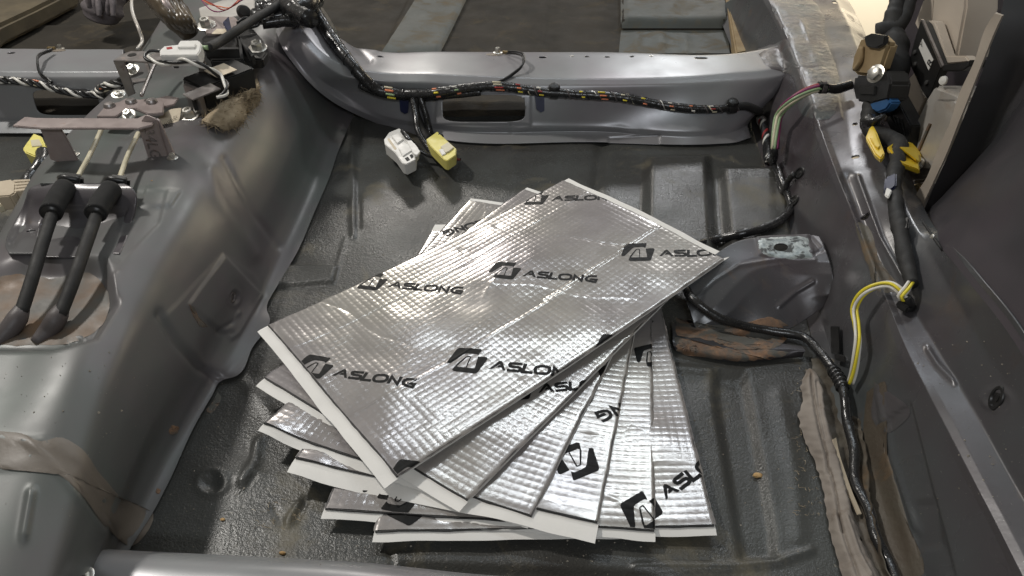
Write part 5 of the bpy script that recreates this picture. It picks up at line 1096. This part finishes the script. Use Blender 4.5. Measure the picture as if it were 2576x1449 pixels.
tube('cord', [onp(2325, 588, .012), onp(2370, 618, .006), onp(2430, 655, .005), onp(2510, 705, .004)], [.0012, .0012, .002, .002], M['blackm'], st, 8); lathe('bead', onp(2362, 612, .008), (0, 0, 1), [(.0028, 0), (.0026, .002), (.001, .004)], M['zinc'], st, 12)
# torn felt underlay strip at the sill foot
fe = thing('felt_strip', 'torn brownish felt underlay strip curling along the foot of the sill', 'felt strip', P(2080, 1150, .01))
fa = [list(crom([P(*a) for a in r_], 60)+rng.normal(0, .00045, (60, 3))*[1, 1, .5]) for r_ in ([(2028, 932, .008), (2014, 962, .004), (2018, 1010, .003), (2008, 1050, .003), (2022, 1100, .002), (2048, 1160, .002), (2070, 1230, .002), (2084, 1330, .002), (2110, 1420, .002), (2130, 1500, .002)],
     [(2040, 928, .014), (2034, 965, .012), (2044, 1010, .012), (2042, 1050, .012), (2056, 1100, .012), (2078, 1160, .011), (2098, 1230, .011), (2112, 1330, .012), (2146, 1420, .012), (2172, 1500, .012)],
     [(2050, 936, .012), (2066, 975, .014), (2070, 1020, .015), (2078, 1060, .015), (2096, 1120, .014), (2112, 1180, .014), (2132, 1260, .014), (2152, 1340, .014), (2192, 1430, .014), (2222, 1500, .014)],
     [(2054, 940, .004), (2070, 980, .004), (2074, 1024, .004), (2084, 1066, .004), (2104, 1128, .004), (2122, 1190, .003), (2142, 1266, .003), (2164, 1346, .003), (2204, 1434, .003), (2236, 1500, .003)])]
frl = [('line', [(2040, 940), (2045, 1000), (2060, 1070), (2078, 1140), (2080, 1190)], -.004, 4), ('line', [(2086, 1180), (2098, 1230), (2110, 1290), (2118, 1330)], -.003, 4), ('line', [(2056, 960), (2062, 1030), (2078, 1100)], -.002, 5), ('line', [(2108, 1290), (2130, 1370), (2160, 1449)], -.003, 5), ('line', [(2130, 1300), (2160, 1390), (2190, 1449)], .003, 6)]
panel('felt', fa, M['felt'], fe, 240, 60, frl, noise=.0025, reg=False, thick=.002)
uf = thing('underlay', 'dark brown underlay lining the channel at the foot of the sill', 'underlay', P(2130, 1150, .003))
ua = [list(crom([P(*a) for a in r_], 40)+rng.normal(0, .0007, (40, 3))) for r_ in ([(2040, 905, .006), (2060, 1000, .003), (2080, 1080, .003), (2110, 1180, .003), (2140, 1290, .003), (2180, 1400, .003), (2220, 1510, .003)], [(2080, 900, .009), (2100, 1000, .004), (2120, 1080, .004), (2140, 1180, .004), (2160, 1290, .004), (2200, 1400, .004), (2240, 1510, .004)], [(2130, 920, .02), (2152, 1000, .018), (2165, 1080, .018), (2178, 1180, .018), (2192, 1290, .016), (2220, 1400, .016), (2262, 1510, .016)])]
panel('liner', ua, M['stain'], uf, 160, 50, noise=.004, reg=False, thick=.001)
ts = thing('foam_sliver', 'thin pale foam sliver lying in the sill foot channel', 'foam scrap', P(2120, 1180, .008))
panel('sliver', [[P(*a) for a in r_] for r_ in ([(2096, 1105, .014), (2100, 1140, .012), (2116, 1190, .011), (2136, 1240, .010), (2160, 1292, .009)], [(2104, 1100, .012), (2112, 1140, .011), (2128, 1190, .010), (2146, 1240, .009), (2168, 1292, .008)])], M['beige'], ts, 40, 6, noise=.001, reg=False, thick=.002)
# crumbs and the near black bar
for k, (x, y, s_, lab) in enumerate(((1908, 1198, .0046, 'tan crumb on the floor right of the mats'), (711, 1393, .0028, 'small seed on the floor by the rear ledge'), (561, 1308, .0022, 'tiny pale seed on the floor below the rusty dimple'), (455, 405, .001, 'tiny pale chip on the tunnel'))):
    if y == 405: x, y = 382, 455
    p, n = on(x, y); bm = bmesh.new(); bmesh.ops.create_icosphere(bm, subdivisions=2, radius=1)
    for v in bm.verts: v.co *= 1+.35*(rng.random()-.5)
    bmesh.ops.transform(bm, matrix=Matrix.Translation(p+n*s_*.35) @ Matrix.Diagonal((s_, s_*.6, s_*.45, 1)), verts=bm.verts)
    o = bmobj('crumb', bm, M['crumb'], None); tag(o, lab, 'crumb')
bar = thing('black_bar', 'black ridged bar crossing the near left corner over the ledge', 'bar', P(100, 1420, .06))
tube('bar', [P(-80, 1352, .062), P(20, 1392, .062), (P(130, 1440, .062)), P(260, 1500, .062)], .0062, M['blackm'], bar, 14, .004, lump=.1)
tube('ridge', [P(-80, 1345, .067), P(20, 1384, .067), (P(130, 1431, .067)), P(260, 1490, .067)], .0016, M['blackp'], bar, 8, .004)
hexbolt(0, 0, .0048, 'bright bolt head at the bottom edge on the rear ledge', None, p=Vector(P(208, 1452, .055)), n=(0, 0, 1), h=.01)

# scattered grit and lint on the floor
def scatter(name, lab, n, boxes, smin, smax, mat):
    V = []; F = []
    base = [(1, 0, 0), (-1, 0, 0), (0, 1, 0), (0, -1, 0), (0, 0, 1), (0, 0, -1)]
    fcs = [(0, 2, 4), (2, 1, 4), (1, 3, 4), (3, 0, 4), (2, 0, 5), (1, 2, 5), (3, 1, 5), (0, 3, 5)]
    for k in range(n):
        b_ = boxes[rng.integers(len(boxes))]; p = onp(b_[0]+rng.random()*(b_[2]-b_[0]), b_[1]+rng.random()*(b_[3]-b_[1]), .0002)
        s_ = smin+(smax-smin)*rng.random()**4; i0 = len(V)
        for q in base: V.append(tuple(p+np.array(q)*s_*(.5+rng.random(3))))
        F += [tuple(i0+j for j in f) for f in fcs]
    me = bpy.data.meshes.new(name); me.from_pydata(V, [], F); me.update(); o = link(name, me, mat, None, False); tag(o, lab, name.replace('_', ' '), kind='stuff')
scatter('grit', 'fine pale grit scattered over the black floor around the mats', 520, [(450, 950, 900, 1400), (750, 420, 1100, 650), (1700, 930, 2030, 1420), (1200, 380, 1950, 560), (700, 1360, 1700, 1440), (0, 880, 400, 1300), (2300, 850, 2560, 1300)], .0003, .0011, M['grit'])
V = []; F = []
for k in range(90):
    bx_ = [(1985, 1040, 2030, 1200), (2000, 930, 2060, 1010), (640, 1250, 760, 1330), (1990, 1200, 2060, 1300)][rng.integers(4)]
    q = np.array([bx_[0]+rng.random()*(bx_[2]-bx_[0]), bx_[1]+rng.random()*(bx_[3]-bx_[1])]); a = rng.random()*6.28; pts = []
    for t in range(6): pts.append(onp(q[0], q[1], .0006+.002*rng.random())); a += rng.normal(0, .6); q = q+7*rng.random()*np.array([math.cos(a), math.sin(a)*.7])
    i0 = len(V)
    for p in pts: V += [tuple(p), tuple(p+np.array([.0003, .0002, .0002]))]
    F += [(i0+2*j, i0+2*j+1, i0+2*j+3, i0+2*j+2) for j in range(5)]
me = bpy.data.meshes.new('lint'); me.from_pydata(V, [], F); me.update(); tag(link('lint', me, M['jute'], None, False), 'tan lint fibres along the torn felt edge and floor creases', 'lint', kind='stuff')
